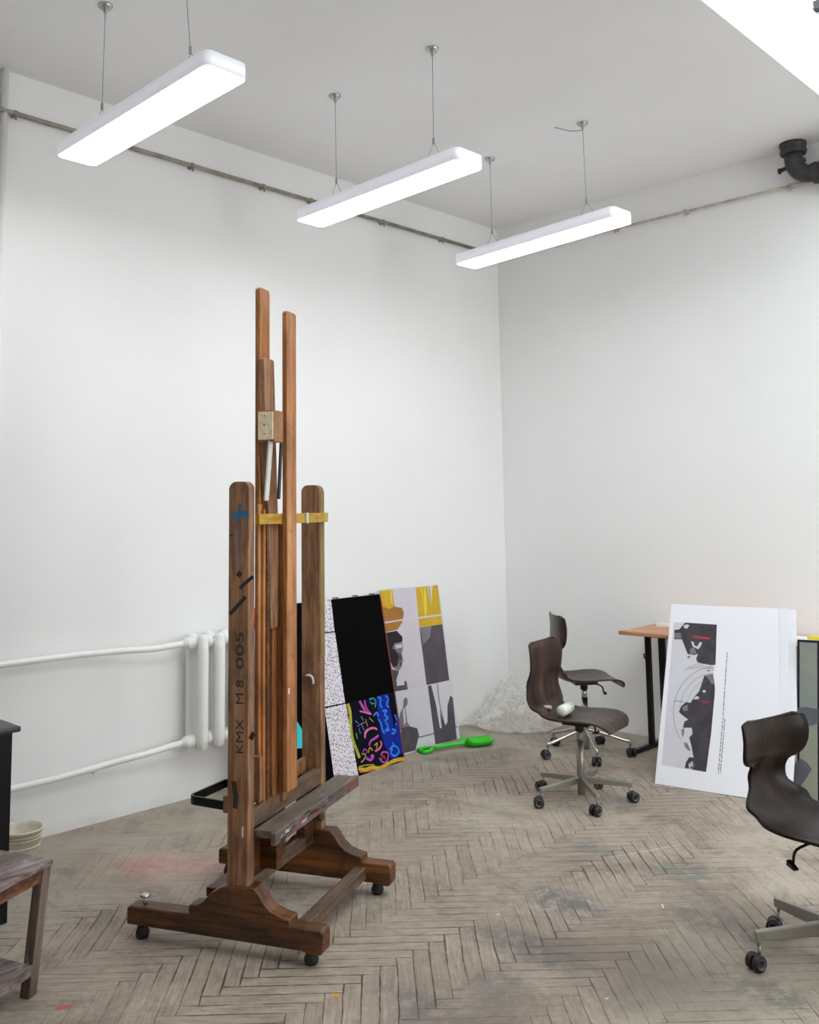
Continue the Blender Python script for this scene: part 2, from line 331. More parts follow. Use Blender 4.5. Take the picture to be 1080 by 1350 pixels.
# ------------------------------------------------------------------ mesh builder
class MB:
    def __init__(s): s.b = bmesh.new(); s.mats = []
    def _mi(s, m):
        if m is None: return 0
        if m not in s.mats: s.mats.append(m)
        return s.mats.index(m)
    def box(s, lo, hi, mat=None, bev=0., xf=None):
        lo, hi = Vector(lo), Vector(hi)
        vs = [s.b.verts.new((x, y, z)) for x in (lo.x, hi.x) for y in (lo.y, hi.y) for z in (lo.z, hi.z)]
        fs = [s.b.faces.new([vs[i] for i in q]) for q in ((0,1,3,2),(4,6,7,5),(0,4,5,1),(2,3,7,6),(0,2,6,4),(1,5,7,3))]
        mi = s._mi(mat)
        for f in fs: f.material_index = mi
        if xf is not None: bmesh.ops.transform(s.b, matrix=xf, verts=vs)
        if bev:
            es = list({e for f in fs for e in f.edges})
            r = bmesh.ops.bevel(s.b, geom=es, offset=bev, segments=2, affect='EDGES', profile=.6)
            for f in r['faces']: f.material_index = mi
        return s
    def prism(s, pts, ext, mat=None):
        ext = Vector(ext); mi = s._mi(mat); pts = [Vector(p) for p in pts]
        A = [s.b.verts.new(p) for p in pts]; B = [s.b.verts.new(p+ext) for p in pts]
        fs = [s.b.faces.new(A), s.b.faces.new(B[::-1])]
        for i in range(len(A)):
            k = (i+1) % len(A); fs.append(s.b.faces.new((A[i], B[i], B[k], A[k])))
        for f in fs: f.material_index = mi
        return s
    def poly(s, pts, mat=None):
        vs = [s.b.verts.new(p) for p in pts]; f = s.b.faces.new(vs); f.material_index = s._mi(mat); return s
    def tube(s, path, r, seg=10, mat=None, cap=True):
        P = [Vector(p) for p in path]; mi = s._mi(mat); rings = []
        rr = r if isinstance(r, (list, tuple)) else [r]*len(P)
        T0 = (P[1]-P[0]).normalized(); ref = Vector((0,0,1)) if abs(T0.z) < .9 else Vector((1,0,0))
        n = T0.cross(ref).normalized()
        for i, p in enumerate(P):
            if i == 0: T = P[1]-P[0]
            elif i == len(P)-1: T = P[i]-P[i-1]
            else: T = (P[i+1]-P[i]).normalized()+(P[i]-P[i-1]).normalized()
            T.normalize(); n = (n - T*n.dot(T)).normalized(); bb = T.cross(n)
            rings.append([s.b.verts.new(p+(n*math.cos(2*PI*k/seg)+bb*math.sin(2*PI*k/seg))*rr[i]) for k in range(seg)])
        fs = []
        for i in range(len(rings)-1):
            for k in range(seg):
                q = (k+1) % seg; fs.append(s.b.faces.new((rings[i][k], rings[i][q], rings[i+1][q], rings[i+1][k])))
        if cap: fs += [s.b.faces.new(rings[0][::-1]), s.b.faces.new(rings[-1])]
        for f in fs: f.material_index = mi; f.smooth = True
        return s
    def lathe(s, prof, seg=24, mat=None, xf=None, cap=True):
        mi = s._mi(mat); rings = []; vs = []
        for r, z in prof:
            ring = [s.b.verts.new((max(r, 1e-4)*math.cos(2*PI*k/seg), max(r, 1e-4)*math.sin(2*PI*k/seg), z)) for k in range(seg)]
            rings.append(ring); vs += ring
        fs = []
        for i in range(len(rings)-1):
            for k in range(seg):
                q = (k+1) % seg; fs.append(s.b.faces.new((rings[i][k], rings[i][q], rings[i+1][q], rings[i+1][k])))
        if cap: fs += [s.b.faces.new(rings[0][::-1]), s.b.faces.new(rings[-1])]
        for f in fs: f.material_index = mi; f.smooth = True
        if xf is not None: bmesh.ops.transform(s.b, matrix=xf, verts=vs)
        return s
    def ribbon(s, path, w, up, mat=None, off=0.):
        # flat stroke lying on a plane with normal `up`
        P = [Vector(p) for p in path]; up = Vector(up).normalized(); mi = s._mi(mat); L = []; R = []
        for i, p in enumerate(P):
            T = (P[min(i+1, len(P)-1)]-P[max(i-1, 0)])
            if T.length < 1e-7: T = Vector((0,0,1))
            n = up.cross(T).normalized()
            ww = w[i] if isinstance(w, (list, tuple)) else w
            L.append(s.b.verts.new(p+n*ww/2+up*off)); R.append(s.b.verts.new(p-n*ww/2+up*off))
        for i in range(len(P)-1):
            f = s.b.faces.new((L[i], R[i], R[i+1], L[i+1])); f.material_index = mi
        return s
    def build(s, name, mat=None, parent=None, flat=None, loc=None):
        if mat is not None and mat not in s.mats: s.mats.insert(0, mat) if not s.mats else s.mats.append(mat)
        bmesh.ops.recalc_face_normals(s.b, faces=s.b.faces) if flat is None else None
        me = bpy.data.meshes.new(name)
        if loc is not None:
            bmesh.ops.translate(s.b, verts=s.b.verts, vec=-Vector(loc))
        s.b.to_mesh(me); s.b.free()
        for m in s.mats: me.materials.append(m)
        o = bpy.data.objects.new(name, me); COL.objects.link(o)
        if loc is not None: o.location = loc
        if parent: o.parent = parent
        return o

def tag(o, label=None, cat=None, group=None, kind=None):
    if label: o['label'] = label
    if cat: o['category'] = cat
    if group: o['group'] = group
    if kind: o['kind'] = kind
    return o
def thing(name, label, cat, loc=(0,0,0), rz=0., group=None):
    o = bpy.data.objects.new(name, None); COL.objects.link(o); o.empty_display_size = .1
    o.location = loc; o.rotation_euler = (0, 0, rz)
    return tag(o, label, cat, group)
def copy_tree(o, parent=None):
    c = o.copy(); COL.objects.link(c)
    if parent: c.parent = parent
    for ch in list(o.children): copy_tree(ch, c)
    return c
def spline(P, n=6):
    P = [Vector(p) for p in P]; out = []
    for i in range(len(P)-1):
        a = P[max(i-1, 0)]; b = P[i]; c = P[i+1]; d = P[min(i+2, len(P)-1)]
        for k in range(n):
            t = k/n
            out.append(.5*((2*b)+(c-a)*t+(2*a-5*b+4*c-d)*t*t+(3*b-a-3*c+d)*t**3))
    out.append(P[-1]); return out
def bevel_mod(o, w=.003, seg=2):
    m = o.modifiers.new('bevel', 'BEVEL'); m.width = w; m.segments = seg; m.limit_method = 'ANGLE'; m.angle_limit = .7
    return o

# ------------------------------------------------------------------ room
CZ = 3.8367
XR, YB = 7.4, -8.8           # far side walls behind the camera
SX0, SX1, SY0, SY1, SZ = 2.845, 5.3, -4.6, -.66, 4.345
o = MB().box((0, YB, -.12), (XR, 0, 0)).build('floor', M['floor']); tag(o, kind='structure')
o = MB().box((-.2, YB, -.12), (0, .2, CZ+.3)).build('wall_left', M['wall']); tag(o, kind='structure')
o = MB().box((0, 0, -.12), (XR, .2, CZ+.3)).build('wall_far', M['wall']); tag(o, kind='structure')
o = MB().box((-.2, YB-.2, -.12), (XR+.2, YB, CZ+.3)).build('wall_back', M['wall']); tag(o, kind='structure')
mb = MB(); mb.box((XR, YB, -.12), (XR+.2, .2, .5)); mb.box((XR, YB, 3.6), (XR+.2, .2, CZ+.3))
wy = [(-8.8, -3.0), (-1.2, .2)]
for a, b in wy: mb.box((XR, a, .5), (XR+.2, b, 3.6))
o = mb.build('wall_right', M['wall']); tag(o, kind='structure')
for k, (a, b) in enumerate(((-3.0, -1.2),)):  # unseen window, opening sized for its daylight on ceiling and left wall
    mb = MB()
    for y in (a, (a+b)/2-.03, b-.06): mb.box((XR+.08, y, .5), (XR+.14, y+.06, 3.6))
    for z in (.5, 2.4, 3.54): mb.box((XR+.08, a, z), (XR+.14, b, z+.06))
    tag(mb.build('window_%d' % (k+2), M['reveal']), kind='structure')
mb = MB()
for lo, hi in (((0, YB, CZ), (SX0, 0, CZ+.02)), ((SX1, YB, CZ), (XR, 0, CZ+.02)), ((SX0, YB, CZ), (SX1, SY0, CZ+.02)), ((SX0, SY1, CZ), (SX1, 0, CZ+.02))):
    mb.box(lo, hi, M['ceil'])
# white shaft walls rising above the ceiling around the rooflight
for lo, hi in (((SX0-.1, SY0-.1, CZ+.02), (SX0, SY1+.1, SZ)), ((SX1, SY0-.1, CZ+.02), (SX1+.1, SY1+.1, SZ)),
               ((SX0, SY0-.1, CZ+.02), (SX1, SY0, SZ)), ((SX0, SY1, CZ+.02), (SX1, SY1+.1, SZ))):
    mb.box(lo, hi, M['reveal'])
o = mb.build('ceiling'); tag(o, kind='structure')
win = bpy.data.objects.new('window_1', None); COL.objects.link(win); win.location = (SX0, SY1, SZ); tag(win, kind='structure')
mb = MB()
for x in (SX0+.8, SX0+1.62): mb.box((x, SY0, SZ), (x+.05, SY1, SZ+.05))
for y in (SY0, SY0+1.4, SY0+2.8, SY1-.06): mb.box((SX0, y, SZ-.01), (SX1, y+.05, SZ+.04))
mb.build('window_frame', M['blackmetal'], win, loc=None).location = -win.location
MB().box((SX0, SY0, SZ+.055), (SX1, SY1, SZ+.06)).build('pane', M['glass'], win).location = -win.location

# ------------------------------------------------------------------ pendant lamps
def rrect(L, Wd, r, n=6):
    pts = []
    for cx, cy, a0 in ((L/2-r, Wd/2-r, 0), (-L/2+r, Wd/2-r, PI/2), (-L/2+r, -Wd/2+r, PI), (L/2-r, -Wd/2+r, 1.5*PI)):
        for k in range(n+1):
            a = a0+PI/2*k/n; pts.append((cx+r*math.cos(a), cy+r*math.sin(a)))
    return pts
KS = 1.08/1.06
lamps = [((1.1103, -3.8373, 3.1996), .0026, .025, [(139, 4), None], 'white lit pendant lamp nearest the camera, hanging left of the easel'),
         ((1.2168, -2.5094, 3.1554), -.0111, .0201, [(442, 123), (570, 61)], 'white lit pendant lamp above the easel, middle one of the row'),
         ((1.3396, -1.3243, 3.1040), -.0506, .0205, [(646, 206), (768, 159)], 'white lit pendant lamp in front of the room corner, farthest of the row')]
def lamp(p, yaw, tilt, cups, label):
    p = Vector(p)*KS; L, Wd, H = 1.2*KS, .2*KS, .062
    t = thing('pendant_lamp', label, 'lamp', p, 0, 'pendant office lamps')
    R = Matrix.Rotation(yaw, 4, 'Z') @ Matrix.Rotation(-tilt, 4, 'Y')
    T = lambda v: R @ Vector(v)
    mb = MB(); out = rrect(L, Wd, .035); inn = rrect(L-.008, Wd-.008, .031)
    A = [mb.b.verts.new(T((x, y, .0))) for x, y in out]; B = [mb.b.verts.new(T((x, y, H))) for x, y in out]
    I = [mb.b.verts.new(T((x, y, 0))) for x, y in inn]
    n = len(out)
    for k in range(n):
        q = (k+1) % n
        f = mb.b.faces.new((A[k], A[q], B[q], B[k])); f.smooth = True
        f = mb.b.faces.new((I[k], I[q], A[q], A[k]))
    mb.b.faces.new(B); mb.b.faces.new([mb.b.verts.new(T((x, y, .012))) for x, y in inn][::-1])
    mb.build('housing', M['lampmetal'], t)
    mb = MB(); mb.prism([T((x, y, -.001)) for x, y in rrect(L-.012, Wd-.012, .03)], R @ Vector((0, 0, .006)))
    mb.build('diffuser', M['diffuser'], t)
    for sgn, cup in zip((-1, 1), cups):
        xa = sgn*.36*KS
        if cup: C = on(cup[0], cup[1]+3, 2, CZ) - p
        else: C = Vector((xa-.02, -.03, CZ-p.z))
        C = Vector((C.x, C.y, CZ-p.z))
        y_at = T((xa, 0, H)); fork = y_at + (C-y_at)*(.115/(C-y_at).length*1.)
        mb = MB(); mb.tube([fork, C-Vector((0, 0, .02))], .0018, 6)
        mb.build('suspension_cable', M['wire'], t)
        mb = MB()
        for dx in (-.07, .07):
            mb.tube([fork, T((xa+dx, 0, H-.005))], .0013, 6)
        mb.tube([fork-Vector((0, 0, .012)), fork+Vector((0, 0, .02))], .006, 8)
        mb.build('wire_fork', M['wire'], t)
        mb = MB(); mb.lathe([(.033, 0), (.033, -.006), (.024, -.016), (.010, -.022), (.007, -.04)], 20, xf=Matrix.Translation(C))
        c = mb.build('ceiling_cup', M['steel'], t)
    return t
LT = [lamp(*a) for a in lamps]
# loose wire end curling beside the far lamp's ceiling cup
q = LT[2].location
C2 = on(768, 162, 2, CZ) - q
MB().tube(spline([C2+Vector((0, 0, -.045)), C2+Vector((-.05, -.05, -.05)), C2+Vector((-.1, -.11, -.035)), C2+Vector((-.115, -.12, -.03))], 5), .003, 6).build('loose_wire', M['wire'], LT[2])

# ------------------------------------------------------------------ wall pipes
def conduit(name, label, path, r, clips, nrm, cm='conduit'):
    t = thing(name, label, 'pipe', path[0])
    P0 = Vector(path[0])
    MB().tube([Vector(p)-P0 for p in path], r, 10).build('pipe_run', M[cm], t)
    for c in clips:
        c = Vector(c)-P0; n = Vector(nrm)
        mb = MB(); s = Vector((abs(nrm[1]), abs(nrm[0]), 0))*.010
        mb.box(c-s-n*.03-Vector((0, 0, .017)), c+s+n*.013+Vector((0, 0, .014)), bev=.002)
        mb.tube([c-Vector((0, 0, .012))+n*.01, c-Vector((0, 0, .036))+n*.012], .006, 8)
        mb.build('pipe_clip', M[cm], t)
    return t
zl = 3.6105
cl = [on(x, y, 0, .03) for x, y in ((20, 156), (253, 222), (347, 250), (410, 268), (505, 292), (583, 318))]
conduit('wall_pipe', 'thin grey-brown pipe clipped high along the left wall under the ceiling', [(.03, -7.5, zl), (.03, -.03, zl)], .013,
        [(.03, c.y, zl) for c in cl], (1, 0, 0))
zr = 3.5927
cr = [on(x, y, 1, -.03) for x, y in ((735, 323), (812, 304), (904, 282), (1043, 247))]
conduit('wall_pipe', 'thin grey pipe clipped high along the far wall, ending at the black drain bend', [(.06, -.03, zr), (2.9, -.03, zr)], .009,
        [(c.x, -.03, zr) for c in cr], (0, -1, 0), 'conduit2')
o = MB().tube([(.022, -4.045, 0), (.022, -4.045, CZ)], .018, 14).build('riser_pipe', M['whitepipe'], loc=(.022, -4.045, 0))
tag(o, 'white vertical pipe rising up the left wall beside the nearest lamp', 'pipe')

# cast iron drain bend by the ceiling
pc = Vector((2.455, -.10, CZ))
t = thing('drain_pipe', 'black cast iron drain bend coming through the ceiling at the far wall', 'pipe', pc)
bend = [Vector((0, 0, -.02)), Vector((0, 0, -.11))] + [Vector((.11-.11*math.cos(a), 0, -.11-.11*math.sin(a))) for a in [k*PI/2/8 for k in range(1, 9)]]
bend = [Vector((p.x, 0, p.z)) for p in bend] + [Vector((.16, 0, -.225))]
MB().tube(bend, .056, 20).build('bend', M['castiron'], t)
mb = MB(); mb.lathe([(.06, -.075), (.078, -.07), (.082, -.05), (.075, -.03), (.082, -.02), (.082, .0), (.05, .0)], 24); mb.build('socket_collar', M['castiron'], t)
X90 = Matrix.Rotation(PI/2, 4, 'Y')
mb = MB(); mb.lathe([(.055, .11), (.066, .115), (.07, .14), (.064, .15), (.066, .17), (.085, .175), (.088, .2), (.085, .215), (.06, .215), (.06, .6)], 24, xf=Matrix.Translation((0, 0, -.225)) @ X90)
mb.build('horizontal_spigot', M['castiron'], t)
mb = MB(); mb.tube([(-.09, -.01, -.16), (.075, -.01, -.125)], .014, 8); mb.lathe([(.001, 0), (.02, .002), (.02, .016), (.001, .018)], 6, xf=Matrix.Translation((-.098, -.01, -.16)) @ X90)
mb.build('clamp_bolt', M['castiron'], t)

# ------------------------------------------------------------------ radiator and its pipes
rad = thing('cast_iron_radiator', 'white cast iron column radiator on the left wall behind the easel', 'radiator', (.11, -2.86, 0))
secy = [-2.925, -2.815, -2.705]
for y in secy:
    mb = MB()
    for x in (.055, .165):
        path = [(x, y, .285), (x, y, .30), (x, y, .36), (x, y, .82), (x, y, .885), (x, y, .905)]
        mb.tube(path, [.006, .028, .031, .031, .028, .012], 12)
    for z in (.335, .862):
        mb.tube([(.055, y, z), (.165, y, z)], .028, 12)
    for x, z in ((.11, .335), (.11, .862)):
        mb.tube([(x, y-.055, z), (x, y-.045, z), (x, y+.045, z), (x, y+.055, z)], [.028, .036, .036, .028], 14)
    mb.tube([(.055, y, .862), (.055, y, .90)], .028, 10); mb.tube([(.165, y, .862), (.165, y, .90)], .028, 10)
    s = mb.build('radiator_section', M['whitepipe'], rad); s.location = -rad.location
mb = MB()
for z in (.335, .862):
    mb.tube([(.11, -3.02, z), (.11, -3.005, z), (.11, -3.0, z), (.11, -2.975, z)], [.022, .022, .034, .034], 8)
for y in (-2.87, -2.76):
    mb.box((.0, y-.012, .38), (.06, y+.012, .40))
v = mb.build('valve_nut', M['whitepipe'], rad); v.location = -rad.location
def heat_pipe(label, z, zz):
    t = thing('heating_pipe', label, 'pipe', (.06, -3.4, z)); L0 = Vector((.06, -3.4, z))
    pts = [(.06, -7.2, z), (.06, -5.5, z), (.06, -3.95, z), (.06, -3.60, z+(zz-z)*.12), (.075, -3.38, z+(zz-z)*.5-.003), (.10, -3.20, z+(zz-z)*.85-.008), (.11, -3.10, zz-.004), (.11, -3.025, zz)]
    MB().tube([p-L0 for p in spline(pts, 6)], .017, 12).build('pipe_run', M['whitepipe'], t)
    for y in (-6.2, -4.45, -3.50):
        MB().tube([Vector((0, y, z-.012))-L0, Vector((.06, y, z-.012))-L0], .007, 8).build('pipe_bracket', M['whitepipe'], t)
heat_pipe('white heating pipe running along the left wall to the top of the radiator', .866, .862)
heat_pipe('white heating pipe running low along the left wall to the bottom of the radiator', .2805, .335)

# ------------------------------------------------------------------ easel
EA = Vector((1.33872, -4.00575, 0)); EU = Vector((.91142, .41147, 0)); EV = Vector((-.41147, .91142, 0))
RZ = math.atan2(.41147, .91142)
ea = thing('studio_easel', 'tall paint-worn wooden studio easel on castors standing on the parquet', 'easel', EA, RZ)
def EP(px, py, s):          # local (s,t,z) of a pixel on the easel plane x = s
    p = onp(px, py, EU, EA+EU*s) - EA
    return Vector((p.dot(EU), p.dot(EV), p.z))
def ES(px, py, t):
    p = onp(px, py, EV, EA+EV*t) - EA
    return Vector((p.dot(EU), p.dot(EV), p.z))
T2 = .64
caster = None
for t0 in (0, T2):
    mb = MB()
    y0, y1 = t0-.034, t0+.034
    fx = -.012 if t0 == 0 else 0
    side = [(-.016, .055), (.70, .052), (.735, .044), (.775, .046), (.782, .06), (.782, .118), (.772, .128), (.69, .128), (.66, .130), (-.008, .120), (-.016, .112)]
    mb.prism([(x+fx, y0, z) for x, z in side], (0, y1-y0, 0))
    foot = bevel_mod(mb.build('foot_beam', M['easel_dark'], ea), .005)
    mb = MB()
    arch = [(.25, .118), (.25, .154), (.285, .158), (.312, .175), (.34, .205), (.375, .226), (.405, .236), (.515, .240), (.535, .222), (.555, .192), (.585, .168), (.62, .156), (.655, .150), (.658, .118)]
    mb.prism([(x+fx, y0-.002, z) for x, z in arch], (0, y1-y0+.004, 0))
    bevel_mod(mb.build('arched_bracket', M['easel_dark'], ea), .004)
    for xc in (.02, .712):
        mb = MB(); mb.lathe([(.016, .0), (.024, .006), (.026, .022), (.02, .038), (.014, .06)], 16, xf=Matrix.Translation((xc, t0, 0)))
        mb.tube([(xc-.012, t0, .03), (xc-.012, t0, .07)], .008, 8)
        mb.build('castor', M['rubber'], foot)
    if t0 == 0:
        mb = MB(); mb.tube([(.03, 0, .11), (.03, 0, .15)], .007, 8)
        mb.lathe([(.008, .143), (.019, .147), (.0205, .152), (.015, .157), (.001, .158)], 14, xf=Matrix.Translation((.03, 0, 0)))
        mb.build('levelling_screw', M['steel'], foot)
# uprights
def upright(x0, x1, t0, zt):
    n = 8; r = .03
    pts = [(x0, .20), (x0, zt-r)] + [(x0+r-r*math.cos(k*PI/2/n), zt-r+r*math.sin(k*PI/2/n)) for k in range(1, n+1)] \
        + [(x1-r+r*math.sin(k*PI/2/n), zt-r+r*math.cos(k*PI/2/n)) for k in range(0, n)] + [(x1, zt-r), (x1, .20)]
    mb = MB(); mb.prism([(x, t0-.024, z) for x, z in pts], (0, .048, 0))
    return bevel_mod(mb.build('upright', M['easel'], ea), .004)
up1 = upright(.389, .474, 0, 1.685); up2 = upright(.381, .471, T2, 1.685)
tag(up1, 'upright with black handwritten number and blue paint dab')
# side groove strip on the uprights' front edges
mb = MB(); mb.box((.470, T2-.019, .95), (.4725, T2+.021, 1.655), M['oliveedge'], .001); mb.build('painted_edge', None, up2)
# paint marks on the near upright (lie on its outer face)
mk = MB()
yf = -.0248
def face(px, py): p = ES(px, py, yf); return Vector((p.x, yf, p.z))
for pts, w, m in (([(306, 679), (312, 680), (328, 677)], .026, 'bluepaint'), ([(317, 664), (316, 675)], .010, 'bluepaint'),
                  ([(316, 688), (316, 700)], .006, 'bluepaint'),
                  ([(316, 776), (324, 768), (334, 760)], .013, 'marker'), ([(303, 810), (312, 800), (324, 787)], .014, 'marker'),
                  ([(313, 755), (318, 759)], .02, 'marker'), ([(314, 700), (313, 725), (314, 750)], .008, 'printmid'),
                  ([(330, 975), (335, 966)], .018, 'marker'), ([(303, 706), (307, 706)], .006, 'marker'),
                  ([(308, 1030), (311, 1050), (310, 1066)], .02, 'marker'), ([(320, 1090), (320, 1104)], .006, 'whitepaint')):
    mk.ribbon([face(*p) for p in pts], w, (0, -1, 0), M[m])
mk.build('paint_mark', None, up1, flat=True)
def text_mesh(txt, size, name, parent, origin, xd, yd, mat, bold=0.):
    cu = bpy.data.curves.new(name, 'FONT'); cu.body = txt; cu.size = size; cu.extrude = .0004; cu.offset = bold
    tmp = bpy.data.objects.new(name, cu); COL.objects.link(tmp)
    bpy.context.view_layer.update()
    me = bpy.data.meshes.new_from_object(tmp.evaluated_get(bpy.context.evaluated_depsgraph_get()))
    bpy.data.objects.remove(tmp); bpy.data.curves.remove(cu)
    xd, yd = Vector(xd).normalized(), Vector(yd).normalized(); zd = xd.cross(yd)
    me.transform(Matrix.Translation(origin) @ Matrix((xd, yd, zd)).transposed().to_4x4())
    me.materials.clear(); me.materials.append(mat)
    o = bpy.data.objects.new(name, me); COL.objects.link(o); o.parent = parent; return o
a = face(322, 995); b = face(322, 945); h = .036
def run(txt, p0, p1):
    A, B = face(*p0), face(*p1)
    Lw = (B-A).length
    o = text_mesh(txt, .046, 'handwritten_number', up1, Vector((0, 0, 0)), (0, 0, 1), (-1, 0, 0), M['marker'], .0)
    w = max(v.co.z for v in o.data.vertices)
    for v in o.data.vertices: v.co.z *= Lw/w
    o.data.transform(Matrix.Translation(A)); return o
run('KMX', (321, 995), (321, 948)); run('M\u00b78', (321, 930), (321, 897)); run('005', (321, 883), (321, 834))
# yellow cross bar with faint lettering strokes
mb = MB(); mb.box((.472, .030, 1.523), (.490, .664, 1.563), M['yellow'], .002)
xb = mb.build('yellow_crossbar', None, ea)
mk = MB()
for y0, y1 in ((.10, .20), (.53, .60)):
    yy = y0
    while yy < y1:
        mk.ribbon([(.4907, yy, 1.535+random.random()*.004), (.4907, yy+.006, 1.548+random.random()*.004)], .004, (1, 0, 0), M['orange']); yy += .012
mk.ribbon([(.4907, .655, 1.543), (.4907, .628, 1.543)], .03, (1, 0, 0), M['olive'])
mk.build('worn_lettering', None, xb, flat=True)
mb = MB(); mb.box((.488, .255, 1.521), (.496, .292, 1.565), M['yellow'], .002); mb.box((.488, .432, 1.521), (.496, .452, 1.565), M['alu'], .002)
mb.build('bar_clip', None, xb)
# masts
def plank(name, x0, x1, yb0, yb1, z0, zt, mat, shear=0., r=.014):
    n = 6; y0, y1 = yb0, yb1
    pts = [(y0, z0), (y0, zt-r)] + [(y0+r-r*math.cos(k*PI/2/n), zt-r+r*math.sin(k*PI/2/n)) for k in range(1, n+1)] \
        + [(y1-r+r*math.sin(k*PI/2/n), zt-r+r*math.cos(k*PI/2/n)) for k in range(0, n)] + [(y1, zt-r), (y1, z0)]
    mb = MB(); mb.prism([(x0, y+shear*(zt-z), z) for y, z in pts], (x1-x0, 0, 0))
    return bevel_mod(mb.build(name, mat, ea), .003)
eL = EP(343, 378, .44); eR = EP(356, 378, .44)
plank('mast', .418, .44, eL.y, eR.y, .52, eL.z, M['mast'])
gL = EP(378, 409, .512); gR = EP(390.5, 409, .512)
plank('mast', .491, .512, gL.y, gR.y, .50, gL.z, M['mast'])
cL = EP(348.5, 471, .47); cR = EP(361.5, 471, .47)
cB = EP(366.5, 660, .47)
sh = (cB.y-cR.y)/(cR.z-cB.z)
plank('sliding_mast', .442, .47, cL.y, cR.y, 1.12, cL.z, M['easel'], sh, .01)
# grooved rails behind, left of the honey slat
for k, (pa, pb, x0, x1, mm) in enumerate(((341, 346, .425, .452, 'mast'), (347.5, 351, .425, .462, 'mast'), (352.2, 356.2, .425, .468, 'easel_dark'))):
    A, B = EP(pa, 800, x1), EP(pb, 800, x1)
    mb = MB(); mb.box((x1-.010, A.y, .46), (x1, B.y, 1.60 - .02*k), M[mm], .002); mb.build('guide_rail', None, ea)
A, B = EP(350, 800, .424), EP(374, 800, .424)
mb = MB(); mb.box((.400, A.y, .46), (.424, B.y+.01, 1.5), M['groove']); mb.build('back_board', None, ea)
A, B = EP(359.5, 800, .462), EP(369, 800, .462)
mb = MB(); mb.box((.425, A.y, .46), (.462, B.y, 1.522), M['slat'], .002); mb.build('centre_slat', None, ea)
A, B = EP(372.5, 800, .48), EP(376.5, 800, .48)
mb = MB(); mb.box((.425, A.y, .46), (.48, B.y, 1.522), M['mast'], .002); mb.build('guide_rail', None, ea)
# clamp block with metal straps
A, B, Cc, D = EP(360, 541, .52), EP(372, 541, .52), EP(360, 582, .52), EP(348, 541, .52)
mb = MB(); mb.box((.455, A.y-.0, Cc.z), (.525, B.y, A.z+.002), M['blockside'], .003)
blk = mb.build('clamp_block', None, ea)
mb = MB(); mb.box((.458, A.y-.006, Cc.z+.008), (.522, A.y, A.z-.004), M['blockwood'], .002)
for k in range(3): mb.lathe([(.003, 0), (.003, .003)], 8, M['marker'], Matrix.Translation((.485, A.y-.004, Cc.z+.03+.035*k)) @ Matrix.Rotation(PI/2, 4, 'X'))
mb.build('pale_block_face', None, blk)
def strap(pa, pb, w, mat):
    A, B = EP(*pa, .50), EP(*pb, .50)
    mb = MB(); d = Vector((0, w/2, 0))
    mb.prism([A-d, A+d, B+d, B-d], (.006, 0, 0)); mb.build('metal_strap', mat, ea)
strap((356.5, 576), (350, 660), .030, M['alu']); strap((370, 582), (366.5, 658), .018, M['blackmetal'])
# ledges, tray, low rails
def bar(name, lo, hi, mat, bev=.004): return MB().box(lo, hi, mat, bev).build(name, None, ea)
bar('ledge_rail', (.442, .026, .425), (.471, .612, .490), M['rail'])
bar('ledge_rail', (.400, .026, .50), (.430, .20, .545), M['easel'])
tr = bar('tray_shelf', (.470, .026, .392), (.560, .785, .420), M['tray'], .004)
lip = MB().box((.552, .0, .378), (.572, .790, .424), M['tray'], .005).build('tray_lip', None, tr)
mk = MB(); rr = random.Random(4)
for k in range(46):
    y = rr.uniform(.02, .77); z = rr.uniform(.385, .418); L = rr.uniform(.015, .06)
    cc = rr.choice(['rust'] if y > .58 and z > .395 else ['slate', 'mauve', 'printpale', 'marker', 'printmid', 'marker', 'rust'] if y < .45 else ['mauve', 'softblue', 'softblue', 'mauve', 'slate', 'rust'])
    mk.ribbon([(.5728, y, z), (.5728, min(.785, y+L*.5), z+rr.uniform(-.004, .004)), (.5728, min(.787, y+L), z+rr.uniform(-.006, .006))], rr.uniform(.004, .012), (1, 0, 0), M[cc])
mk.build('paint_smear', None, lip, flat=True)
bar('tray_bracket', (.425, .15, .24), (.50, .20, .392), M['easel_dark'])
bar('lower_panel', (.412, .05, .22), (.432, .36, .44), M['easel_dark'])
bar('low_rail', (.405, .022, .188), (.440, .616, .230), M['rail'])
bar('front_tie', (.628, .034, .065), (.676, .606, .112), M['rail'])
bar('rear_tie', (.205, .14, .115), (.30, .46, .150), M['easel_dark'])
kn = MB().lathe([(.02, 0), (.022, .012), (.014, .02), (.001, .021)], 14, xf=Matrix.Translation((.471, T2-.05, .30)) @ Matrix.Rotation(PI/2, 4, 'Y')).build('locking_knob', M['rail'], ea)
bar('upright_foot_block', (.40, T2-.12, .19), (.44, T2-.02, .40), M['easel_dark'])
# rear cross piece with black strap loop
bar('rear_block', (.345, .02, .468), (.402, .052, .53), M['easel'])
zz = .492
pth = [(.36, .03, zz), (.20, .056, zz), (.185, .066, zz), (.180, .08, zz), (.20, .29, zz), (.30, .30, zz)]
mb = MB()
for i in range(len(pth)-1):
    a_, b_ = Vector(pth[i]), Vector(pth[i+1]); d = (b_-a_).normalized(); n_ = Vector((-d.y, d.x, 0))*.004
    mb.prism([a_-n_-Vector((0, 0, .016)), a_+n_-Vector((0, 0, .016)), a_+n_+Vector((0, 0, .016)), a_-n_+Vector((0, 0, .016))], b_-a_)
mb.build('strap_loop', M['blackmetal'], ea)
bar('rear_block', (.30, .27, .468), (.402, .30, .53), M['easel'])
bar('rear_rail', (.385, .024, .47), (.404, .616, .53), M['easel'])
# wooden peg by the masts
pg = EP(341, 996, .455)
MB().box((.432, pg.y-.012, .50), (.468, pg.y+.012, pg.z), M['easel'], .006).build('wooden_peg', None, ea)
